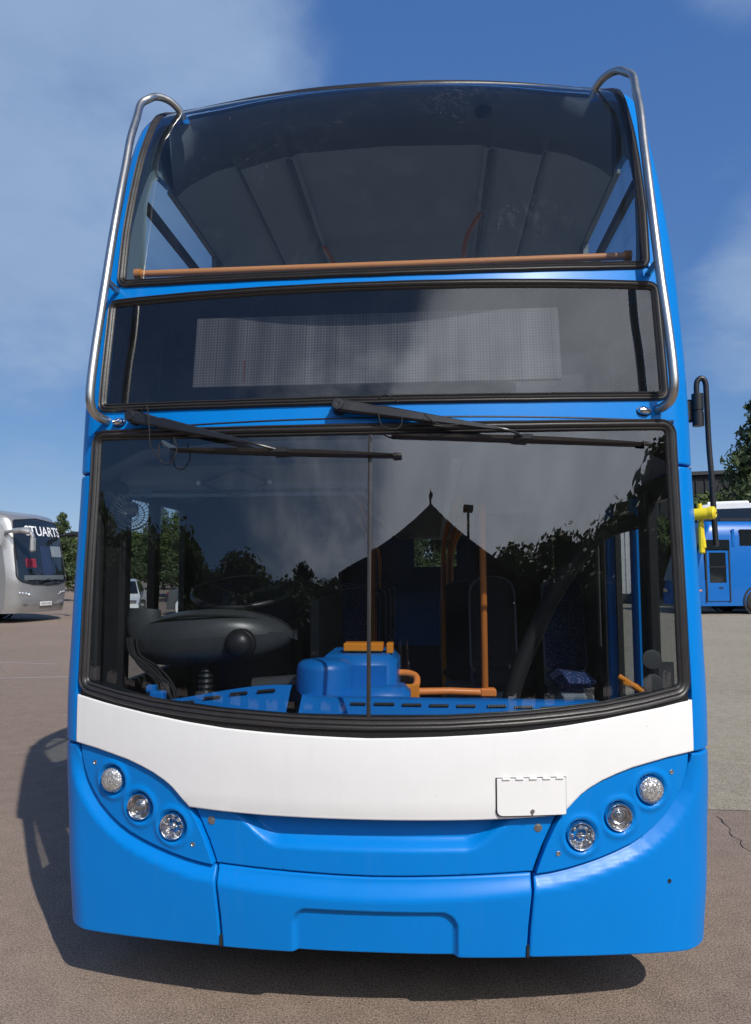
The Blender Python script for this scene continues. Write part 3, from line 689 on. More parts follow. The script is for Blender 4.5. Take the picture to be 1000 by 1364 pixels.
wiper((-.118, 2.290), (.50, 2.178), (.078, 2.172), (1.066, 2.152), [[(.02, 2.295, .06), (.06, 2.315, .07), (.105, 2.285, .07)], [(.03, 2.25, .06), (.045, 2.20, .06), (.085, 2.185, .06), (.115, 2.20, .05), (.12, 2.24, .05)], [(.20, 2.24, .07), (.25, 2.20, .07), (.33, 2.20, .06)]])
# ---- destination display behind its glass
m = MB()
m.grid([[Vector(skin(s, z, -.33)) for s in np.linspace(-1.15, 1.15, 30)] for z in (2.30, 2.6, 2.88)])
for z in (2.318, 2.866): m.grid([[Vector(skin(s, z, o)) for s in np.linspace(-1.17, 1.17, 30)] for o in (-.012, -.36)])
for s in (-1.152, 1.152): m.grid([[Vector(skin(s, z, o)) for z in (2.29, 2.89)] for o in (-.012, -.36)])
m.build('display_housing', mask, bus)
m = MB(); m.box((0, 0, 0), (1.50, .02, .316), bev=.002); dp = m.build('display_screen', ledm, bus)
yb = skin(.75, 2.58, 0)[1]+.045; dp.location = (0, yb, 2.574); dp.rotation_euler = (R(-9.5), 0, 0)
m = MB()
for j in range(8): m.box((-.535, -.011, -.135+j*.0125), (.006, .002, .006))
m.build('display_pixels', plain('red_led', (.45, .05, .03), .4), dp)
# ---- mirror arm and yellow handle on the door side
m = MB(); m.tube(spline([(1.372, .56, 2.40), (1.372, .56, 2.45), (1.378, .56, 2.475), (1.395, .56, 2.485), (1.410, .56, 2.465), (1.412, .56, 2.40), (1.414, .56, 2.2), (1.418, .555, 2.05), (1.420, .55, 1.85), (1.422, .545, 1.76)], 6), .0115, 12)
m.tube([(1.372, .555, 2.415), (1.372, .555, 2.345)], .024, 16); m.tube([(1.372, .555, 2.335), (1.372, .555, 2.275)], .024, 16); m.tube([(1.372, .555, 2.347), (1.372, .555, 2.333)], .021, 16); m.box((1.33, .575, 2.345), (.06, .03, .10), bev=.01)
mo = m.build('mirror_arm', black, bus)
m = MB(); m.tube([(1.29, .43, 1.885), (1.365, .40, 1.89)], .024, 18); m.lathe([(.0001, .002), (.019, .002), (.026, -.004), (.027, -.02)], (1.367, .395, 1.89), (.8, -.6, 0), 24)
m.tube(spline([(1.318, .43, 1.93), (1.322, .43, 1.89), (1.325, .43, 1.80), (1.328, .43, 1.75)], 4), [.010]*9+[.012]*4, 12); m.box((1.322, .43, 1.79), (.022, .02, .13), bev=.006)
for a in (-1, 1): m.lathe([(.0001, .002), (.0035, .0015), (.0035, -.002)], (1.3735+.0045*a*.6, .3935+.0075*a, 1.89), (.8, -.6, 0), 10, 1)
m.build('door_handle', [yellow, black], bus)
m = MB(); 
P = skin(1.085, .52, .004); m = MB(); m.lathe([(.0001, .0), (.008, .0015), (.009, -.004)], P, Vector(skin(1.085, .52, .05))-Vector(P), 14); m.build('bumper_plug', seam, bus)
for sg in (1, -1):
    m = MB(); P = Vector(skin(sg*.5525, .315, .002)); m.box(P, (.009, .012, .04)); m.build('bumper_clip', seam, bus)
# ------------------------------------------------------------------ inside the bus
m = MB(); m.box((0, 5.4, 2.40), (2.46, 9.6, .04)); m.build('upper_floor', darkin, bus)
m = MB(); m.box((0, 5.35, .37), (2.46, 9.7, .03)); m.build('lower_floor', floorm, bus)
m = MB()
m.grid([[(x, y, z) for x, z in ((-1.24, 2.08), (-1.02, 2.19), (-.6, 2.22), (.6, 2.22), (1.02, 2.19), (1.24, 2.08))] for y in (.42, 1.2, 3, 6, BACK)])
for x in (-.35, .35): m.box((x, 5.5, 2.212), (.05, 9.0, .012), mi=1)
m.build('lower_ceiling', [liner, ceilm], bus)
# upper ceiling: dome behind the front window, then coved panels running back
sec = [(-1.26, 3.88), (-1.18, 3.95), (-1.02, 4.03), (-.90, 4.06), (-.87, 4.035), (-.60, 4.10), (-.575, 4.085), (-.55, 4.115), (0, 4.135)]; sec = sec+[(-a, b) for a, b in sec[:-1][::-1]]
m = MB(); m.grid([[(x, y, z) for x, z in sec] for y in (1.42, 3, 5, 8, BACK)], 0)
sy = lambda x: .83+.14*x*x
xs_ = [x for x, z in sec]; zs_ = [z for x, z in sec]; dx_ = np.linspace(-1.26, 1.26, 85); dome = []
for t in np.linspace(0, 1, 9):
    row = []
    for x in dx_:
        zz = float(np.interp(x, xs_, zs_)); A = Vector(skin(max(-1.172, min(1.172, x)), min(4.115+.08*min(1, abs(x)/.9)**1.4, 4.195-.5*max(0, abs(x)-1.1)), -.022)); B = Vector((x, 1.42, zz-.012))
        k = t**.8; row.append((A.x+(B.x-A.x)*t, A.y+(B.y-A.y)*t, A.z+(B.z-A.z)*k-.05*math.sin(math.pi*t)))
    dome.append(row)
m.grid(dome, 1)
m.build('upper_ceiling', [ceilm, ceil2], bus)
m = MB()
for x in (-.885, -.588, .588, .885): m.box((x, 5.9, 4.052 if abs(x) > .7 else 4.082), (.035, 8.9, .02), bev=.004)
m.build('ceiling_trim', liner, bus)
m = MB(); m.lathe([(.045, 0), (.04, -.02), (.0001, -.028)], (.52, 1.08, 4.09), (0, 0, 1), 20); m.build('ceiling_camera', black, bus)
m = MB(); m.tube([(-1.155, .615, 3.065), (1.13, .615, 3.065)], .0165, 14); m.tube([(-1.155, .615, 3.065), (-1.12, .615, 3.065)], .024, 14); m.tube([(1.10, .615, 3.065), (1.13, .615, 3.065)], .024, 14); m.build('upper_front_rail_bar', orange, bus)
m = MB(); m.tube(spline([(.44, 2.2, 2.5), (.44, 2.2, 3.3), (.45, 2.2, 3.75), (.49, 2.2, 3.95), (.58, 2.2, 4.09)], 6), .016, 12); m.build('upper_grab_pole', orange, bus)
m = MB(); m.tube(spline([(-.42, 2.6, 2.5), (-.42, 2.6, 3.4), (-.45, 2.6, 3.85), (-.55, 2.6, 4.08)], 6), .016, 12); m.build('upper_grab_pole', orange, bus)
m = MB(); m.box((0, .62, 2.93), (2.3, .35, .04)); m.build('upper_dash', darkin, bus)
# seats
def seat(x, y, z0, w, cover, name='seat'):
    t = MB(); t.box((x, y+.18, z0+.10), (w-.04, .38, .20), bev=.03); t.box((x, y+.40, z0+.52), (w, .05, .70), Matrix.Rotation(R(-8), 4, 'X'), .02)
    o = t.build(name, seatg, bus)
    c = MB(); c.box((x, y+.16, z0+.26), (w-.02, .42, .11), bev=.05); c.build('cushion', cover, o)
    b = MB(); pl = fillet([(-w/2, 0), (w/2, 0), (w/2, .62), (-w/2, .62)], [.05, .05, .16, .16]); M = Matrix.Translation((x, y+.36, z0+.28)) @ Matrix.Rotation(R(-8), 4, 'X')
    b.prism(pl, -.05, .02, lambda a, bb, yy: M@Vector((a, yy, bb))); b.build('backrest', cover, o, 30)
    e = MB(); e.tube([M@Vector((a, -.045, bb)) for a, bb in pl], .008, 6, closed=True); e.build('seat_piping', seatg, o)
darkm = plain('dark_cover', (.018, .02, .03), .8)
seat(1.09, 2.0, .72, .27, moq)
seat(.62, 1.98, .72, .30, darkm)
seat(.50, 2.7, .68, .44, darkm)
for k in range(4):
    for x in (-.95, -.5, .55, 1.0): seat(x, 4.0+k*.9, .60, .42, moq if k < 1 else darkm)
m = MB(); m.box((.86, 2.45, .56), (.72, .9, .30), bev=.03); m.build('seat_plinth', seatg, bus)
m = MB(); m.box((1.235, 2.75, 1.62), (.02, 1.6, .84)); m.box((.9, 3.62, 1.5), (.65, .03, 1.3)); m.build('added_window_block', darkin, bus)  # dark panels added to block the bright view through the door side windows
# curved black guard panel beside the doorway
pts = spline([(.57, 1.0, .62), (.60, 1.0, 1.05), (.74, 1.0, 1.40), (.86, 1.0, 1.62), (.98, 1.0, 1.78), (1.08, 1.0, 1.86), (1.22, 1.0, 1.90)], 8)
m = MB(); m.tube(pts, .042, 14); m.build('stair_guard', seam, bus)
dkor = plain('dark_orange', (.50, .15, .02), .45)
# orange stanchions
m = MB(); m.tube([(.462, .8, 1.10), (.462, .8, 1.97)], .0155, 14); m.build('grab_pole', dkor, bus)
for (x, y) in ((-.22, 2.9), (.36, 3.6), (-.34, 4.3), (.42, 5.4), (-.4, 6.0), (.40, 7.0), (.30, 2.75)):
    m = MB(); m.tube(spline([(x, y, .4), (x, y, 1.5), (x*1.05, y, 1.9), (x*1.4, y, 2.19)], 5), .018, 10); m.build('grab_pole', orange2, bus)
m = MB(); m.tube(spline([(.04, .80, 1.188), (.10, .80, 1.190), (.145, .78, 1.178), (.150, .74, 1.150), (.13, .70, 1.128), (.15, .68, 1.118)], 6), .016, 14)
m.tube([(.12, .70, 1.12), (.30, .78, 1.112), (.50, .80, 1.103)], .017, 14); m.box((.475, .80, 1.105), (.075, .05, .04), bev=.008); m.build('cab_rail', orange, bus)
m = MB(); m.box((.10, .64, 1.12), (.13, .02, .085), bev=.004); cp_ = m.build('ticket_tray', orange2, bus)
MB().box((.085, .615, 1.115), (.055, .006, .05)).build('paper_slip', paper, cp_); MB().box((.01, .615, 1.118), (.03, .006, .045)).build('paper_slip', paper, cp_)
m = MB(); m.box((.085, .611, 1.100), (.05, .002, .012)); m.build('print_strip', pink, cp_)
# dashboard
def skx(s, z, o): return Vector(skin(s, z, o))
m = MB()
xs = np.linspace(-.30, .98, 40)
top = lambda x: 1.192-.030*max(0, x)-.04*max(0, x-.5) if x > -.30 else 1.2
m.grid([[skx(x, 1.03, -.06) for x in xs], [skx(x, top(x)-.075, -.15) for x in xs], [skx(x, top(x)-.006, -.20) for x in xs], [skx(x, top(x), -.21) for x in xs], [skx(x, top(x)-.002, -.32) for x in xs], [skx(x, top(x)-.05, -.5) for x in xs]])
db = m.build('dashboard', dblue, bus, 40)
xs2 = np.linspace(-1.14, -.34, 30); top2 = lambda x: 1.120+.120*sst((x+1.14)/.78)
m = MB(); m.grid([[skx(x, 1.03, -.05) for x in xs2], [skx(x, top2(x)-.02, -.17) for x in xs2], [skx(x, top2(x), -.19) for x in xs2], [skx(x, top2(x)-.004, -.22) for x in xs2], [skx(x, top2(x)-.10, -.40) for x in xs2]]); m.build('dashboard_cowl', dblue, bus, 40)
def vent(x, z, o, tilt=0.0, L=.075):
    P = skx(x, z, o); m = MB(); a = skx(x+.01, z, o)-skx(x-.01, z, o); rz = math.atan2(a.y, a.x); M = Matrix.Rotation(rz, 4, 'Z') @ Matrix.Rotation(R(tilt), 4, 'Y') @ Matrix.Rotation(R(-25), 4, 'X')
    m.box(P, (L, .010, .011), M, .003)
    for k in range(9): m.box(P+M.to_3x3()@Vector((-L/2+L*(k+.5)/9, -.006, 0)), (.0015, .004, .009), M, 0, 1)
    m.build('air_vent', [seam, podm], bus)
for x in (.045, .155, .265, .375, .50, .61, .72): vent(x, top(x)-.022, -.183)
vent(-.06, 1.168, -.183, 0, .06)
for x in (-.80, -.68, -.56, -.44): vent(x, top2(x)-.022, -.16, -7)
m = MB(); m.tube([skx(.43, 1.04, -.055), skx(.43, 1.075, -.145), skx(.43, 1.14, -.193)], .0018, 6); m.build('dash_joint', seam, db)
m = MB(); pr = [(.118, -.30), (.118, -.02), (.112, .0), (.095, .012), (.05, .018), (.0001, .019)]
m.lathe(pr, (-.225, .46, 1.275), (0, 0, 1), 40); m.box((-.10, .72, 1.12), (.34, .42, .36), bev=.04); m.box((-.02, .50, 1.08), (.30, .20, .20), bev=.03)
bx = m.build('console_box', dblue, bus, 40)
m = MB(); m.box((-.08, .66, 1.325), (.17, .10, .035), bev=.004); m.box((.035, .66, 1.32), (.03, .08, .045), bev=.004); m.build('console_lid', orange2, bx)
# instrument pod and steering wheel
C0 = Vector((-.79, .62, 1.375)); m = MB(); rows = []
for i in range(25):
    u = -1+2*i/24; wdt = .40; hw = (1-abs(u)**3.2)**.50 if abs(u) < 1 else 0
    ring_ = []
    for k in range(25):
        an = math.pi*2*k/24; c, s_ = math.cos(an), math.sin(an)
        yy = .15*math.copysign(abs(c)**.8, c)*max(hw, .02); zz = (.118 if s_ > 0 else .128)*math.copysign(abs(s_)**.75, s_)*max(hw, .02)
        ring_.append(C0+Vector((u*wdt, -yy+.10*u*u, zz-.05*u*u*(s_ > 0)+.02*u)))
    rows.append(ring_)
m.grid(rows); ip = m.build('instrument_pod', podm, bus, 40)
m = MB(); m.tube(spline([C0+Vector((u*.40, -.125*(1-u*u)-.01+.10*u*u, .108*(1-abs(u)**2.6)**.5-.045*u*u+.02*u-.012)) for u in (-.96, -.8, -.5, -.2, .1, .4, .7, .96)], 5), .006, 8); m.build('pod_trim', black, ip)
m = MB(); m.lathe([(.066, -.03), (.066, .0), (.060, .010), (.057, .012)]+[(.058*math.cos(a), .012+.044*math.sin(a)) for a in np.linspace(.1, math.pi/2, 8)], (-.595, .475, 1.352), (.05, -1, .05), 32); m.build('speaker_dome', black, ip, 60)
m = MB(); m.lathe([(.03, 0), (.045, .04), (.05, .10), (.045, .15), (.0001, .155)], (-1.08, .60, 1.345), (.05, .1, 1), 24, 0, 1.6, 1.0); m.build('switch_pod', podm, ip)
m = MB(); m.lathe([((.034 if k % 2 else .026), -k*.012) for k in range(18)], (-.775, .58, 1.285), (0, 0, 1), 24); m.build('column_boot', black, ip, 60)
m = MB(); W = [Vector((-.68+.235*math.cos(a), .84+.215*math.sin(a), 1.57+.07*math.sin(a))) for a in np.linspace(0, 2*math.pi, 49)[:-1]]
m.tube(W, .014, 12, closed=True); m.lathe([(.05, 0), (.045, .02), (.0001, .025)], (-.68, .84, 1.545), (0, -.3, 1), 20)
for a in (.5, 2.64, 4.7): m.tube([(-.68, .84, 1.55), Vector((-.68+.235*math.cos(a), .84+.215*math.sin(a), 1.57+.07*math.sin(a)))], .011, 8)
m.build('steering_wheel', black, bus)
m = MB(); random.seed(4)
for k in range(7):
    x = -1.13+random.uniform(0, .05); m.tube(spline([(x, .55, 1.37), (x+.03, .52, 1.30), (x+.10+random.uniform(-.03, .03), .50, 1.25), (x+.16+random.uniform(-.03, .05), .48, 1.18), (x+.19+random.uniform(-.03, .06), .46, 1.10)], 5), .004+.004*random.random(), 8)
m.build('cable_bundle', hosem, bus)
m = MB(); m.box((-.93, .42, 1.135), (.06, .05, .05), bev=.006); m.box((-.90, .44, 1.10), (.10, .05, .03), bev=.006); m.box((-.97, .45, 1.165), (.04, .04, .03), bev=.005); m.build('cable_connector', dblue, bus)
m = MB(); m.tube([(-.56, .58, 1.16), (-.36, .58, 1.175)], .035, 18); m.build('heater_pipe', podm, bus)
m = MB(); m.box((-.95, .52, 1.04), (.5, .5, .02)); m.box((-1.15, .46, 1.10), (.12, .18, .04), bev=.01); m.build('cab_shelf', black, bus)
m = MB(); m.box((-1.20, .60, 1.55), (.10, .10, 1.05), bev=.02); m.build('cab_post', black, bus)
m = MB(); m.box((-.78, 1.80, 1.28), (.92, .04, 1.84)); m.box((-.34, 1.35, .95), (.04, .9, 1.15)); m.build('cab_partition', darkin, bus)
m = MB(); m.box((-.50, 1.77, 1.96), (.17, .004, .22)); m.build('notice_sheet', plain('notice_grey', (.16, .17, .19), .7), bus)
seatb = MB(); seatb.box((-.72, 1.42, 1.25), (.46, .12, .75), bev=.06); seatb.box((-.72, 1.2, .88), (.48, .45, .14), bev=.05); seatb.box((-.72, 1.25, .60), (.30, .30, .44), bev=.03); seatb.build('driver_seat', darkm, bus)
# cab ceiling furniture: header, sun blind on its lazy tongs, fan
m = MB(); m.box((-.62, .62, 2.10), (1.16, .10, .12), bev=.02); m.build('cab_header', liner, bus)
m = MB(); m.tube([(-1.18, .55, 2.005), (-.07, .55, 2.005)], .010, 10); m.tube([(-.08, .55, 2.005), (-.06, .55, 2.005)], .016, 10); bl_ = m.build('sun_blind', seatg, bus)
m = MB()
for a, b in (((-.80, 2.055), (-.64, 1.995)), ((-.64, 1.995), (-.48, 2.055)), ((-.80, 2.055), (-.63, 2.115)), ((-.63, 2.115), (-.48, 2.055))): m.tube([(a[0], .53, a[1]), (b[0], .53, b[1])], .007, 8)
for x in (-.80, -.48): m.lathe([(.010, 0), (.010, .008), (.0001, .010)], (x, .52, 2.055), (0, -1, 0), 12, 1)
m.build('blind_tongs', [podm, paper], bl_)
m = MB(); m.box((-1.10, .60, 2.065), (.12, .02, .09), bev=.003); m.build('sun_visor', seatg, bus)
m = MB()
FC = Vector((-1.10, .50, 1.93)); ax = Vector((.35, -.75, -.35)).normalized(); u = ax.orthogonal().normalized(); w_ = ax.cross(u)
for rr, hh in ((.085, 0), (.078, .03), (.055, .045), (.03, .05)): m.tube([FC+ax*hh+(u*math.cos(t)+w_*math.sin(t))*rr for t in np.linspace(0, 2*math.pi, 33)[:-1]], .0022, 6, closed=True)
for k in range(28):
    t = k*2*math.pi/28; dd = u*math.cos(t)+w_*math.sin(t); m.tube([FC+dd*.085, FC+dd*.078+ax*.03, FC+dd*.055+ax*.045, FC+dd*.02+ax*.052], .0014, 5)
m.lathe([(.02, -.06), (.035, -.04), (.03, 0), (.02, .03), (.0001, .035)], FC, ax, 18, 1); m.tube([FC-ax*.05, (-1.20, .52, 2.00), (-1.22, .5, 2.02)], .022, 12, mi=1)
m.build('cab_fan', [podm, podm], bus)
# round discs of the screen sticker and holder by the door
m = MB()
for z in (1.325, 1.235): m.lathe([(.036, -.002), (.036, .004), (.030, .005), (.0001, .004)], skx(1.06, z, -.02), (0, -1, .1), 28)
m.box(skx(1.115, 1.27, -.02), (.06, .006, .09), bev=.002); m.build('disc_holder', podm, bus)
m = MB(); m.box((1.16, .95, 1.12), (.10, .06, .03), Matrix.Rotation(R(25), 4, 'Y'), .006); m.tube([(1.10, .95, 1.16), (1.22, .9, 1.08)], .014, 10); m.build('door_grip', orange2, bus)
# ------------------------------------------------------------------ ground
m = MB(); m.grid([[(x, y, 0) for x in (-900, -60, -12, 0, 12, 60, 900)] for y in (-900, -60, -8, 0, 12, 60, 900)]); tag(m.build('ground', asph, smooth=0), kind='structure')
m = MB(); ed = [(1.0, 2.62), (1.5, 2.70), (2.1, 2.76), (2.6, 2.74), (4.0, 2.84), (8, 2.9), (22, 3.4)]
m.add([(x, y, .004) for x, y in ed]+[(24, 40, .004), (6, 40, .004), (1.1, 12, .004)], [tuple(range(len(ed)+3))]); tag(m.build('concrete_apron', apron, smooth=0), kind='structure')
m = MB(); wl_ = plain('worn_line', (.36, .33, .30), .85, var=.3, vs=30)
for (a, b, w) in (((-9.5, 8.1), (-5.2, 8.9), .035), ((-13, 11.6), (-6.6, 10.4), .03)):
    a, b = Vector((*a, .004)), Vector((*b, .004)); n = Vector((-(b-a).y, (b-a).x, 0)).normalized()*w; m.add([a-n, b-n, b+n, a+n], [(0, 1, 2, 3)])
tag(m.build('worn_ground_line', wl_, smooth=0), kind='structure')
m = MB(); rc = random.Random(3); cp0 = [Vector((2.13, 2.62, .004)).lerp(Vector((2.03, 1.60, .004)), k/16)+Vector((rc.uniform(-.022, .022), 0, 0)) for k in range(17)]
m.add([p+Vector((-.001-.002*rc.random(), 0, 0)) for p in cp0]+[p+Vector((.001+.003*rc.random(), 0, 0)) for p in cp0], [(i, i+17, i+18, i+1) for i in range(16)]); tag(m.build('ground_crack', seam, smooth=0), kind='structure')
# ------------------------------------------------------------------ silver coach
silver = plain('silver_paint', (.35, .345, .335), .32, .55, .5, var=.06)
silver2 = plain('light_silver_paint', (.42, .415, .40), .30, .5, .5, var=.06)
cglass = plain('coach_glass_dark', (.012, .016, .02), .05, var=.1, spec=.9)
redm = plain('red_curtain', (.20, .012, .03), .8)
def rounded(w, z0, z1, r, n=5):
    P = []
    for cx, cz, a0 in ((w-r, z1-r, 0), (-w+r, z1-r, 90)):
        for k in range(n+1): a = R(a0+90*k/n); P.append((cx+r*math.cos(a), cz+r*math.sin(a)))
    return P+[(-w, z0), (w, z0)]
def coach(loc, rot, label, cm, cm2):
    c = empty('coach', loc, R(rot)); tag(c, label, 'coach')
    # front profile (setback by height) and plan bulge; x across, y back
    prof = smooth_tab([(.30, .10), (.55, .02), (1.25, .0), (1.6, .04), (2.6, .26), (3.1, .42), (3.3, .58), (3.42, .95), (3.5, 1.5)], it=2)
    def S(x, z, off=0): return (x*(1-.02*max(0, z-1.3)), lerp_tab(prof, z)+.16*(abs(x)/1.25)**2+ (.28*max(0, (abs(x)-1.0)/.25)**2)-off, z)
    m = MB(); zs = np.linspace(.30, 3.42, 40); xs = np.linspace(-1.25, 1.25, 33)
    m.grid([[S(x, z) for x in xs] for z in zs]); L = 12
    for sg in (-1, 1): m.grid([[(sg*1.25*(1-.02*max(0, z-1.3)), y if y > 2 else S(1.25, z)[1]*(1-y)+2.2*y, z) for y in (0, 1, 5, 9, L)] for z in zs], 0, sg > 0)
    top = [S(x, 3.42) for x in xs]; m.grid([top]+[[(p[0], y, 3.42+.12*(1-(p[0]/1.3)**2)) for p in top] for y in (1.9, 3, L)])
    m.box((0, L, 1.9), (2.36, .06, 3.0)); m.build('body', cm, c, 60)
    ol = fillet([(-1.12, 1.28), (-.6, 1.17), (0, 1.14), (.6, 1.17), (1.12, 1.28), (1.10, 2.2), (1.02, 3.12), (0, 3.22), (-1.02, 3.12), (-1.10, 2.2)], [.22, .0, 0, 0, .22, 0, .14, 0, .14, 0])
    rs = resample(ol, .06); r = delaunay_2d_cdt([Vector(p) for p in rs]+[Vector((x, z)) for x in np.linspace(-1, 1, 17) for z in np.linspace(1.3, 3.05, 15)], [], [list(range(len(rs)))], 1, 1e-5)
    m = MB(); m.add([S(v.x, v.y, .012) for v in r[0]], [tuple(f) for f in r[2]]); ws = m.build('windscreen', cglass, c, 60)
    m = MB(); m.tube([S(a, b, .012) for a, b in rs], .02, 6, closed=True); m.build('windscreen_seal', rubber, ws)
    # things seen inside behind the screen
    def patch(nm, x0, x1, z0, z1, mt):
        m = MB(); m.grid([[S(x, z, .015) for x in np.linspace(x0, x1, 7)] for z in np.linspace(z0, z1, 7)]); m.build(nm, mt, ws, 60)
    patch('red_curtain', -.8, -.4, 1.68, 1.95, redm); patch('dark_curtain', -.15, .30, 1.45, 2.35, plain('navy_curtain', (.02, .035, .08), .5)); patch('pale_blind', .36, .95, 2.02, 2.36, plain('pale_blind', (.20, .23, .25), .4)); patch('dash_top', -.9, .9, 1.30, 1.44, plain('dash_grey', (.10, .115, .12), .4))
    # side glass band and mullions on both sides
    for sg in (-1, 1):
        m = MB(); m.grid([[(sg*(1.25*(1-.02*max(0, z-1.3))+.012), y, z) for y in (.95, 4, 8, 11.6)] for z in (1.42, 2.2, 3.0)]); sw = m.build('side_glass', cglass, c, 0)
        for y in (1.0, 2.25, 4.1, 6.0, 7.9, 9.8): MB().box((sg*1.245, y, 2.2), (.03, .07 if y > 1 else .12, 1.6)).build('window_pillar', black, sw)
        MB().box((sg*1.25, 1.6, 2.22), (.02, 1.2, .04)).build('window_bar', black, sw)
        m = MB()
        for y in (2.6, 3.4): m.box((sg*1.238, y, 1.70), (.012, .55, .42), bev=.01)
        m.build('red_seat_back', redm, sw)
        m = MB()
        for z in (1.05, 1.38): m.box((sg*1.252, 6.5, z), (.008, 11, .012))
        for y in (2.2, 3.5, 5.0): m.box((sg*1.252, y, .75), (.008, .012, .75))
        m.build('panel_line', seam, c)
        for y in (2.75, 9.2):
            m = MB(); m.lathe([(.27, .16), (.46, .14), (.50, .08), (.50, -.08)], (sg*1.12, y, .5), (sg, 0, 0), 32, 0); m.lathe([(.0001, .06), (.12, .06), (.22, .12), (.27, .16)], (sg*1.12, y, .5), (sg, 0, 0), 24, 1)
            m.lathe([(.60, .138), (.52, .139)], (sg*1.12, y, .5), (sg, 0, 0), 32, 2); m.build('wheel', [rubber, zinc, seam], c)
    m = MB(); m.add([S(x, z, .006) for x, z in ((-1.2, 1.02), (1.2, 1.02), (1.2, 1.035), (-1.2, 1.035))], [(0, 1, 2, 3)])
    for x in (-.62, .62): m.add([S(a, z, .006) for a, z in ((x-.006, .75), (x+.006, .75), (x+.006, 1.02), (x-.006, 1.02))], [(0, 1, 2, 3)])
    m.add([S(-.9+.2*k, .56+.04*(1-(abs(-.9+.2*k)/.9)**2)*-1, .006) for k in range(10)]+[S(.9-.2*k, .66+.0*k, .006) for k in range(10)], [tuple(range(20))]); m.build('front_seam', cm2, c)
    for sg in (-1, 1):
        for k, (x, z, rr) in enumerate(((1.0, .90, .055), (.90, .895, .05), (.78, .88, .055), (.68, .84, .045))):
            P = S(sg*x, z, .004); m = MB(); m.lathe([(rr, -.02), (rr, .005), (rr*.8, .012)], P, (sg*.3, -1, 0), 16, 0); m.lathe([(rr*.8, .01), (.0001, .02)], P, (sg*.3, -1, 0), 16, 1); m.build('headlight', [chrome, indm], c)
        m = MB(); P = S(sg*.78, .56, .004); m.box(P, (.24, .02, .06), bev=.01); m.build('fog_lamp', chrome, c)
        m = MB(); q = [(sg*1.20, .55, 2.74), (sg*1.27, .20, 2.77), (sg*1.24, -.10, 2.78), (sg*1.16, -.30, 2.72), (sg*1.13, -.36, 2.58)]; m.tube(spline(q, 5), [.05]*5+[.085]*5+[.10]*5+[.06]*6, 10)
        a = m.build('mirror_arm', cm2 if sg < 0 else black, c); m = MB(); m.box((sg*1.12, -.36, 2.36), (.20, .13, .46), bev=.05); m.build('mirror_head', cm2 if sg < 0 else black, a)
    m = MB(); m.tube(spline([(-1.24, .9, 3.0), (-1.42, .7, 3.05), (-1.48, .55, 2.9)], 4), .03, 8); m.box((-1.5, .52, 2.6), (.10, .16, .60), bev=.045); m.build('side_mirror', cm2, c)
    m = MB(); m.box(S(0, .56, .02), (.52, .015, .125), bev=.003); npz = m.build('number_plate', plain('plate_white', (.7, .7, .68), .5), c)
    m = MB(); y = S(0, .56, .02)[1]-.010
    for k in range(7):
        x = -.20+.062*k+(.02 if k > 3 else 0)
        for e in ((-.012, 0), (.012, 0)): m.box((x+e[0], y, .56), (.009, .003, .07))
        if k % 2: m.box((x, y, .56), (.02, .003, .009))
        else: m.box((x, y, .59), (.02, .003, .009))
    m.build('plate_marks', seam, npz)
    for x0 in (-.55, .35):
        m = MB(); m.tube([S(x0-.1, 1.16, .03), S(x0+.25, 1.26, .06), S(x0+.65, 1.33, .05)], .012, 6); m.tube([S(x0, 1.30, .035), S(x0+.75, 1.26, .035)], .014, 6); m.build('wiper', black, c)
    return c, S, ws
def text_mesh(name, body, size, f, mat, parent, bold=0.0, sx=1.0, depth=0.0):
    cu = bpy.data.curves.new(name, 'FONT'); cu.body = body; cu.size = size; cu.align_x = 'CENTER'; cu.offset = bold; cu.resolution_u = 3
    t = bpy.data.objects.new(name+'_tmp', cu); scene.collection.objects.link(t); dg = bpy.context.evaluated_depsgraph_get()
    me = bpy.data.meshes.new_from_object(t.evaluated_get(dg)); bpy.data.objects.remove(t)
    for v in me.vertices: v.co = Vector(f(v.co.x*sx, v.co.y))
    me.name = name; me.materials.clear(); me.materials.append(mat); o = bpy.data.objects.new(name, me); scene.collection.objects.link(o); o.parent = parent; return o
cc, S_, cws = coach((-13.08, 21.83, 0), 80, 'silver coach with a lettered windscreen and long mirrors, parked left of the blue double decker', silver, silver2)
wt_ = plain('vinyl_white', (.80, .80, .80), .5); dk_ = plain('vinyl_dark', (.03, .035, .045), .5)
fS = lambda o: (lambda x, y: S_(x+.20, 2.68+y, o))
cc.scale = (1.1, 1.1, 1.1)
text_mesh('lettering', 'STUARTS', .42, fS(.026), wt_, cws, .006, 1.0)
m = MB(); m.box((0, 4.2, 3.53), (1.5, 2.4, .10), bev=.04); m.build('roof_hatch', silver2, cc)
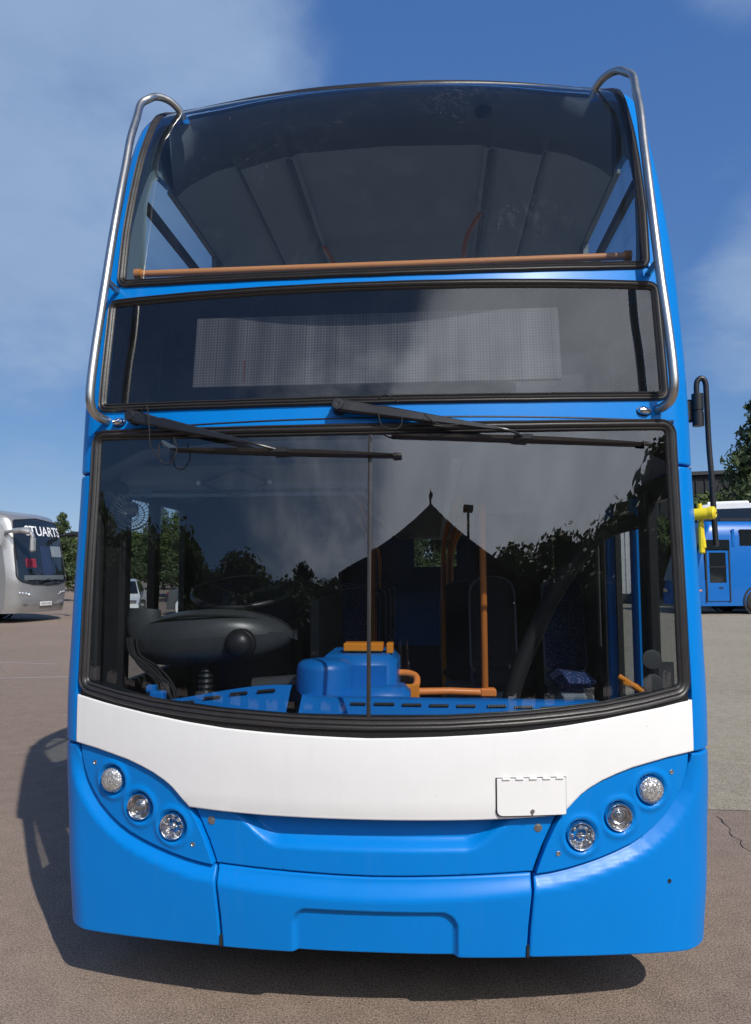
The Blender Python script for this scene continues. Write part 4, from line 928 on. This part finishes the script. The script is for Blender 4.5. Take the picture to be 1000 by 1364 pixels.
# ------------------------------------------------------------------ blue coach and the white one behind it
def side_coach(loc, rot, label, main, upper, h, name='parked_bus'):
    c = empty(name, loc, R(rot)); tag(c, label, 'bus')
    m = MB(); sec = [(-1.22, .32), (-1.25, .8), (-1.25, h-.55), (-1.18, h-.18), (-1.0, h), (1.0, h), (1.18, h-.18), (1.25, h-.55), (1.25, .8), (1.22, .32)]
    rows = [[(x*.80, .12, z*.9+.06) for x, z in sec]]+[[(x*.95, .02+.0*z, z) for x, z in sec]]
    rows = [[(x*k, y+max(0, z-1.3)*lean, z) for x, z in sec] for k, y, lean in ((.86, 0, .35), (.97, .10, .33), (1, .35, .25), (1, 1.2, .0), (1, 6, 0), (1, 11.5, 0))]
    m.grid(rows); m.add(rows[0], [tuple(range(len(sec)))[::-1]]); m.add(rows[-1], [tuple(range(len(sec)))]); m.build('body', main, c, 40)
    m = MB(); y0 = .02
    m.add([(x, y0+max(0, z-1.3)*.35-.03, z) for x, z in ((-1.0, 1.25), (1.0, 1.25), (.98, h-.22), (-.98, h-.22))], [(0, 1, 2, 3)])
    m.build('windscreen', cglass, c)
    for sg in (-1, 1):
        m = MB(); m.box((sg*1.255, 1.05, 2.05), (.03, 1.0, 1.5), bev=.01); m.box((sg*1.255, 6.6, h-.62), (.03, 9.3, .62), bev=.01); m.build('side_glass', cglass, c)
        for y in (1.7, 3.4, 5.2, 7.0, 8.8): MB().box((sg*1.262, y, h-.62), (.03, .10, .64)).build('window_pillar', main, c)
        dd = MB(); dd.box((sg*1.262, 1.05, 1.45), (.03, .85, 1.9), bev=.02, mi=0); dd.box((sg*1.268, 1.05, 1.75), (.03, .66, 1.15), bev=.02, mi=1)
        for y in (.60, 1.50): dd.box((sg*1.275, y, 1.45), (.03, .05, 1.95), mi=2)
        dd.box((sg*1.275, 1.05, 1.78), (.03, .7, .03), mi=2); dd.box((sg*1.28, 1.15, 1.0), (.03, .16, .05), mi=2); dd.box((sg*1.275, 1.05, 2.42), (.03, .9, .04), mi=3); dd.build('door', [main, cglass, seam, chrome], c)
        for y in (2.6, 9.0):
            m = MB(); m.lathe([(.27, .16), (.46, .14), (.50, .08), (.50, -.08)], (sg*1.12, y, .5), (sg, 0, 0), 32, 0); m.lathe([(.0001, .06), (.12, .06), (.22, .12), (.27, .16)], (sg*1.12, y, .5), (sg, 0, 0), 24, 1); m.lathe([(.60, .138), (.52, .139)], (sg*1.12, y, .5), (sg, 0, 0), 32, 2)
            m.build('wheel', [rubber, zinc, seam], c)
        m = MB(); m.box((sg*.95, .05, .85), (.3, .08, .18), bev=.03); m.build('headlight', chrome, c)
        m = MB(); m.box((sg*1.257, 1.05, .62), (.01, .2, .06)); m.box((sg*1.257, .35, .9), (.01, .12, .05)); m.build('side_marker', orange2, c)
    m = MB(); m.box((0, 2.2, h+.06), (1.7, 1.6, .16), bev=.05); m.build('roof_pod', upper, c)
    return c
bcoat = plain('bus_blue', (.004, .125, .44), .3, 0, .4, var=.06)
side_coach((9.6, 27.0, 0), -82, 'dark blue single deck bus seen side on at the right edge, door near its front', bcoat, black, 3.5)
wv_ = side_coach((12.9, 30.0, 0), -20, 'tall white coach standing behind the dark blue single deck bus', plain('coach_white', (.72, .72, .72), .35, 0, .4), white, 4.6, 'parked_coach')
side_coach((-28, 42, 0), 60, 'pale bus among the far trees on the left, seen past the driver window', plain('pale_bus', (.6, .6, .58), .4), white, 3.0)
# ------------------------------------------------------------------ cars behind the driver window
def car(loc, rot, col, label, plate=True):
    c = empty('parked_car', loc, R(rot)); tag(c, label, 'car')
    pr = [(0, .35), (.03, .62), (.55, .74), (1.05, .86), (1.65, 1.34), (2.3, 1.43), (3.2, 1.38), (3.85, 1.02), (4.1, .92), (4.18, .40)]
    m = MB(); rows = []
    for y, z in pr:
        w = .86 if z < 1 else .86-.24*(z-1)/.43
        rows.append([(-w*.97, y, .22), (-w, y, min(z, .55)), (-w*.98, y, z-.05), (-w*.9, y, z), (w*.9, y, z), (w*.98, y, z-.05), (w, y, min(z, .55)), (w*.97, y, .22)])
    m.grid(rows); m.add(rows[0], [tuple(range(8))[::-1]]); m.add(rows[-1], [tuple(range(8))]); m.build('body', col, c, 30)
    m = MB(); m.add([(-.62, 1.66, 1.35), (.62, 1.66, 1.35), (.76, 1.10, .92), (-.76, 1.10, .92)], [(0, 1, 2, 3)]); m.add([(-.6, 3.26, 1.36), (.6, 3.26, 1.36), (.74, 3.84, 1.04), (-.74, 3.84, 1.04)], [(0, 1, 2, 3)])
    for sg in (-1, 1): m.add([(sg*.80, 1.25, .98), (sg*.80, 3.65, 1.0), (sg*.665, 3.1, 1.34), (sg*.665, 1.75, 1.34)], [(0, 1, 2, 3)])
    m.build('window', cglass, c)
    for sg in (-1, 1):
        for y in (.78, 3.35):
            m = MB(); m.lathe([(.19, .1), (.30, .1), (.32, .06), (.32, -.1)], (sg*.76, y, .32), (sg, 0, 0), 24, 0); m.lathe([(.0001, .07), (.19, .1)], (sg*.76, y, .32), (sg, 0, 0), 20, 1); m.build('wheel', [rubber, zinc], c)
        m = MB(); m.box((sg*.66, .03, .66), (.26, .06, .12), bev=.02); m.build('headlight', chrome, c)
        m = MB(); m.box((sg*.68, 4.15, .80), (.22, .06, .16), bev=.02); m.build('tail_light', redm, c)
    m = MB(); m.box((0, -.01, .52), (.5, .02, .11)); m.build('number_plate', yellow if plate else paper, c)
wcar = plain('car_white', (.75, .75, .74), .3, 0, .5); gcar = plain('car_grey', (.12, .13, .14), .3, .3, .5)
car((-10.6, 21.5, 0), 18, wcar, 'white car with a yellow plate seen through the driver window')
car((-8.2, 23.5, 0), 12, wcar, 'white car seen through the driver window, right of the yellow plate', False)
car((-6.2, 27, 0), 100, gcar, 'grey car beyond the white cars behind the driver window', False)
# ------------------------------------------------------------------ buildings
bdark = plain('shed_dark', (.025, .026, .028), .8, var=.2, vs=2)
b = empty('dark_shed', (15.6, 44, 0), R(-14)); tag(b, 'dark flat roofed shed behind the tree on the right', 'building')
m = MB(); m.box((0, 5, 3.75), (9, 10, 7.5))
for k in range(18): m.box((-4.4+k*.52, -.04, 3.7), (.05, .06, 7.3))
m.build('wall', bdark, b); m = MB(); m.box((0, 5, 7.6), (9.5, 10.5, .22)); m.build('roof', plain('shed_roof', (.04, .04, .042), .6), b)
m = MB(); m.box((0, -.03, 2.1), (4, .05, 4.2)); m.build('door', seam, b)
cream = plain('cabin_white', (.62, .62, .60), .6, var=.08)
b = empty('white_cabin', (9.9, 35.2, 0), R(-15)); tag(b, 'narrow white boarded cabin seen through the bus doorway', 'building')
m = MB(); m.box((-.1, 1.5, 2.1), (2.2, 3, 4.2))
for k in range(9): m.box((-1.15+k*.27, -.02, 2.1), (.02, .05, 4.15))
m.build('wall', cream, b); m = MB(); m.box((-.1, 1.5, 4.27), (2.4, 3.2, .12)); m.build('roof', bdark, b); m = MB(); m.box((-.1, -.03, .25), (2.2, .06, .5)); m.build('plinth', bdark, b)
# gabled depot hall opposite, behind the viewer
b = empty('depot_hall', (2.55, -16.6, 0), R(0)); tag(b, 'dark gabled depot hall reflected in the windscreen', 'building')
hall = plain('hall_cladding', (.05, .045, .042), .8, var=.2, vs=1)
m = MB(); g = [(-5.6, 0), (5.6, 0), (5.6, 5.45), (0, 7.12), (-5.6, 5.45)]; m.prism(g, -14, 0); m.build('wall', hall, b, 0)
m = MB()
for sg in (-1, 1): m.prism([(0, 7.14), (sg*6.1, 5.30), (sg*6.1, 5.47), (0, 7.32)], -14.3, .4)
m.build('roof', seam, b, 0)
m = MB(); m.box((0, .03, 2.1), (6.4, .06, 4.2)); rd = m.build('roller_door', bdark, b); m = MB()
for k in range(14): m.box((0, .07, .3+k*.28), (6.4, .03, .03))
m.build('door_slat', hall, rd)
m = MB(); m.lathe([(.0001, .42), (.05, .35), (.07, .2), (.10, .05), (.14, 0)], (0, .2, 7.22), (0, 0, 1), 12); m.tube([(0, .2, 7.4), (.0, .2, 7.5)], .02, 6); m.tube([(-.10, .2, 7.50), (.14, .2, 7.53)], .05, 8); m.build('finial', seam, b)
def post(x, y, h, label):
    m = MB(); m.tube([(0, 0, 0), (0, 0, h)], [.09, .06], 12); m.box((0, 0, h), (.5, .14, .10), bev=.02); m.box((0, 0, .15), (.3, .3, .3), bev=.03); o = m.build('lamp_post', seam); o.location = (x, y, 0); tag(o, label, 'post')
post(3.75, -11.5, 5.7, 'slim dark lamp post standing before the gabled hall')
# ------------------------------------------------------------------ trees
def tree_mesh(seed, h, rx, n, kind, size):
    rnd = random.Random(seed); cl = []
    if kind == 'pine':
        for k in range(30):
            t = k/29; z = h*(.22+.75*t); rr = rx*(1-t)**.75*rnd.uniform(.55, 1.1)+.12; a = k*2.4; cl.append((Vector((math.cos(a)*rr, math.sin(a)*rr, z-rr*.12)), .34*rx*(1-t*.7)*rnd.uniform(.8, 1.2)+.08))
            cl.append((Vector((math.cos(a+2)*rr*.5, math.sin(a+2)*rr*.5, z)), .30*rx*(1-t*.6)))
    else:
        for k in range(26):
            u = rnd.uniform(-.85, 1); a = rnd.uniform(0, 6.28); q = math.sqrt(max(0, 1-u*u))*rnd.uniform(.5, 1.0); cl.append((Vector((q*rx*math.cos(a), q*rx*math.sin(a), h*.60+u*h*.38)), rx*rnd.uniform(.26, .44)))
    vs = np.zeros((n, 4, 3)); 
    w = [c[1]**2 for c in cl]; idx = rnd.choices(range(len(cl)), w, k=n)
    for i, j in enumerate(idx):
        c, r = cl[j]; d = Vector((rnd.gauss(0, 1), rnd.gauss(0, 1), rnd.gauss(0, .8))).normalized()*r*rnd.uniform(.45, 1.12); p = c+d
        nn = (d.normalized()+Vector((rnd.gauss(0, .6), rnd.gauss(0, .6), rnd.gauss(0, .6)))).normalized(); u = nn.orthogonal().normalized(); u = Matrix.Rotation(rnd.uniform(0, 6.28), 3, nn)@u; v = nn.cross(u); s = size*rnd.uniform(.6, 1.3)
        k = .35 if kind == 'pine' else .7
        for q, (a, b) in enumerate(((-1, 0), (0, -k), (1, 0), (0, k))): vs[i, q] = p+u*a*s+v*b*s
    me = bpy.data.meshes.new('crown'); me.from_pydata(vs.reshape(-1, 3).tolist(), [], [(4*i, 4*i+1, 4*i+2, 4*i+3) for i in range(n)]); me.materials.append(pine if kind == 'pine' else leaf)
    tm = MB(); tm.tube([(0, 0, 0), (.05, .02, h*.3), (-.04, .05, h*.6), (.0, .0, h*(.93 if kind == 'pine' else .8))], [h*.022, h*.017, h*.011, h*.003], 8)
    for k in range(12):
        c = cl[rnd.randrange(len(cl))][0]; tm.tube([(0, 0, max(h*.25, c.z-h*.12)), (c.x*.5, c.y*.5, c.z-h*.05), c], [h*.006, h*.004, h*.002], 5)
    to = tm.build('trunk', bark); return me, to
def put_tree(proto, loc, sc, rz, name, label, group=None, wide=1.0):
    r = empty(name, loc, rz); r.scale = (sc*wide, sc*wide, sc); tag(r, label, 'tree', group)
    c = bpy.data.objects.new('crown', proto[0]); scene.collection.objects.link(c); c.parent = r
    t = bpy.data.objects.new('trunk', proto[1]); scene.collection.objects.link(t); t.parent = r
def proto(*a):
    me, to = tree_mesh(*a); d = to.data; bpy.data.objects.remove(to); return (me, d)
PB = [proto(11, 8, 3.0, 9000, 'broad', .17), proto(23, 8, 2.8, 9000, 'broad', .16)]
PP = [proto(5, 10, 2.9, 11000, 'pine', .20), proto(8, 9, 2.2, 9000, 'pine', .19)]
put_tree(PP[0], (17.4, 36.5, 0), 1.12, .3, 'pine_tree', 'dark green conifer at the right edge, in front of the dark shed')
put_tree(PB[1], (20.5, 39.5, 0), .9, 1.2, 'tree', 'broad tree beside the conifer behind the parked buses')
put_tree(PP[1], (-21.6, 39, 0), .58, 0, 'pine_tree', 'thin tree rising between the silver coach and the blue bus')
rnd = random.Random(77)
for k in range(24):
    x = -18.5+k*1.7; y = 43+rnd.uniform(-4, 5); p = (PB+PP)[rnd.randrange(4)]
    put_tree(p, (x, y, 0), rnd.uniform(.62, .80), rnd.uniform(0, 6), 'tree', 'green tree in the belt beyond the parked cars behind the bus', 'trees beyond the car park')
for k in range(22):
    x = -84+k*2.9; put_tree(PB[k % 2], (x, 66+rnd.uniform(-4, 6), 0), rnd.uniform(.55, .68), rnd.uniform(0, 6), 'tree', 'low tree of the distant belt beyond the yard', 'distant trees beyond the yard', 1.7)
    x = 34+k*2.9; put_tree(PB[k % 2], (x, 66+rnd.uniform(-8, 6), 0), rnd.uniform(.6, .8), rnd.uniform(0, 6), 'tree', 'low tree of the distant belt beyond the yard', 'distant trees beyond the yard', 1.7)
for k in range(48):     # the belt behind the viewer, seen in the glass
    az = -95+k*4.1; d = 30+rnd.uniform(-2, 3)
    if -11 < az < 24: continue
    hh = .90 if az < 30 else .92+(az-30)*.004
    put_tree(PB[rnd.randrange(2)], (math.sin(R(az))*d, -math.cos(R(az))*d, 0), hh*rnd.uniform(.92, 1.1), rnd.uniform(0, 6), 'tree', 'tree of the belt reflected in the windscreen', 'trees reflected in the windscreen', 1.9)
    put_tree((PB+PP[:1])[rnd.randrange(3)], (math.sin(R(az+5))*(d+3), -math.cos(R(az+5))*(d+3), 0), hh*rnd.uniform(.85, 1.05), rnd.uniform(0, 6), 'tree', 'tree of the belt reflected in the windscreen', 'trees reflected in the windscreen', 1.9)
# ------------------------------------------------------------------ the photographer, seen only in the glass
skinm = plain('skin', (.50, .30, .22), .55); cloth = plain('dark_shirt', (.02, .022, .03), .8); jeans = plain('jeans', (.03, .04, .07), .8); hairm = plain('hair', (.02, .014, .01), .7)
px_, py_ = .24, -3.12
def skinned(name, nodes, edges, mat, parent=None, root=0):
    me = bpy.data.meshes.new(name); me.from_pydata([Vector(p) for p, r in nodes], edges, []); o = bpy.data.objects.new(name, me); scene.collection.objects.link(o)
    md = o.modifiers.new('skin', 'SKIN'); sv = me.skin_vertices[0].data
    for i, (p, r) in enumerate(nodes): sv[i].radius = (r, r) if not isinstance(r, tuple) else r; sv[i].use_root = (i == root)
    sb = o.modifiers.new('sub', 'SUBSURF'); sb.levels = 2; sb.render_levels = 2
    dg = bpy.context.evaluated_depsgraph_get(); m2 = bpy.data.meshes.new_from_object(o.evaluated_get(dg)); o.modifiers.clear(); o.data = m2; m2.name = name
    m2.materials.clear(); m2.materials.append(mat); m2.polygons.foreach_set('use_smooth', [True]*len(m2.polygons))
    if parent: o.parent = parent
    return o
pr = empty('person', (px_, py_, 0)); tag(pr, 'person in dark clothes holding up a phone in front of the bus', 'person')
body = [((0, 0, .96), .15), ((0, .01, 1.15), .135), ((0, 0, 1.34), .16), ((0, .02, 1.47), .06), ((0, .03, 1.56), .058), ((0, .05, 1.64), .085), ((0, .04, 1.72), .075)]
ed_ = [(0, 1), (1, 2), (2, 3), (3, 4), (4, 5), (5, 6)]
for sg in (-1, 1):
    b0 = len(body); body += [((sg*.17, 0, 1.40), .065), ((sg*.22, .06, 1.17), .046), ((sg*.12, .30, 1.46), .036), ((sg*.07, .36, 1.54), .026), ((sg*.05, .385, 1.60), .024)]
    ed_ += [(2, b0), (b0, b0+1), (b0+1, b0+2), (b0+2, b0+3), (b0+3, b0+4)]
    b0 = len(body); body += [((sg*.10, 0, .86), .095), ((sg*.11, .02, .50), .062), ((sg*.115, -.02, .10), .042), ((sg*.12, .10, .04), .035), ((sg*.125, .17, .03), .025)]
    ed_ += [(0, b0), (b0, b0+1), (b0+1, b0+2), (b0+2, b0+3), (b0+3, b0+4)]
bo = skinned('body', body, ed_, skinm, pr)
def shell(name, src, test, d, mat):
    me = src.data; me2 = bpy.data.meshes.new(name); vs = [v.co+v.normal*d for v in me.vertices]; fs = [tuple(p.vertices) for p in me.polygons if all(test(me.vertices[i].co) for i in p.vertices)]
    me2.from_pydata(vs, [], fs); me2.materials.append(mat); me2.polygons.foreach_set('use_smooth', [True]*len(fs)); o = bpy.data.objects.new(name, me2); scene.collection.objects.link(o); o.parent = pr
shell('shirt', bo, lambda c: .92 < c.z < 1.46 and c.y < .27, .012, cloth); shell('trousers', bo, lambda c: .10 < c.z < .96, .010, jeans); shell('shoes', bo, lambda c: c.z < .12, .008, seam)
shell('hair', bo, lambda c: c.z > 1.60 and (c.y < .06 or c.z > 1.74), .014, hairm)
m = MB()
for sg in (-1, 1):
    for k in range(4): z = 1.575+k*.017; m.tube([(sg*.055, .375, z), (sg*.052, .400, z+.004), (sg*.030, .408, z+.006)], .0075, 7)
    m.tube([(sg*.05, .36, 1.58), (sg*.045, .37, 1.62), (sg*.03, .372, 1.64)], .009, 7)
m.build('fingers', skinm, pr)
m = MB(); m.box((0, .392, 1.625), (.075, .009, .155), bev=.004); ph = m.build('phone', black); ph.location = (px_, py_, 0); tag(ph, 'black phone held upright by the person facing the bus', 'phone')
m = MB()
for sg in (-1, 1): m.lathe([(.0001, .012), (.009, .007), (.012, 0)], (sg*.031, .130, 1.665), (0, 1, 0), 12)
m.build('eyes', paper, pr); m = MB(); m.lathe([(.0001, .03), (.010, .018), (.014, 0)], (0, .128, 1.635), (0, 1, -.4), 10, 0); m.box((0, .132, 1.60), (.045, .008, .008), bev=.003); m.build('nose_and_mouth', skinm, pr)
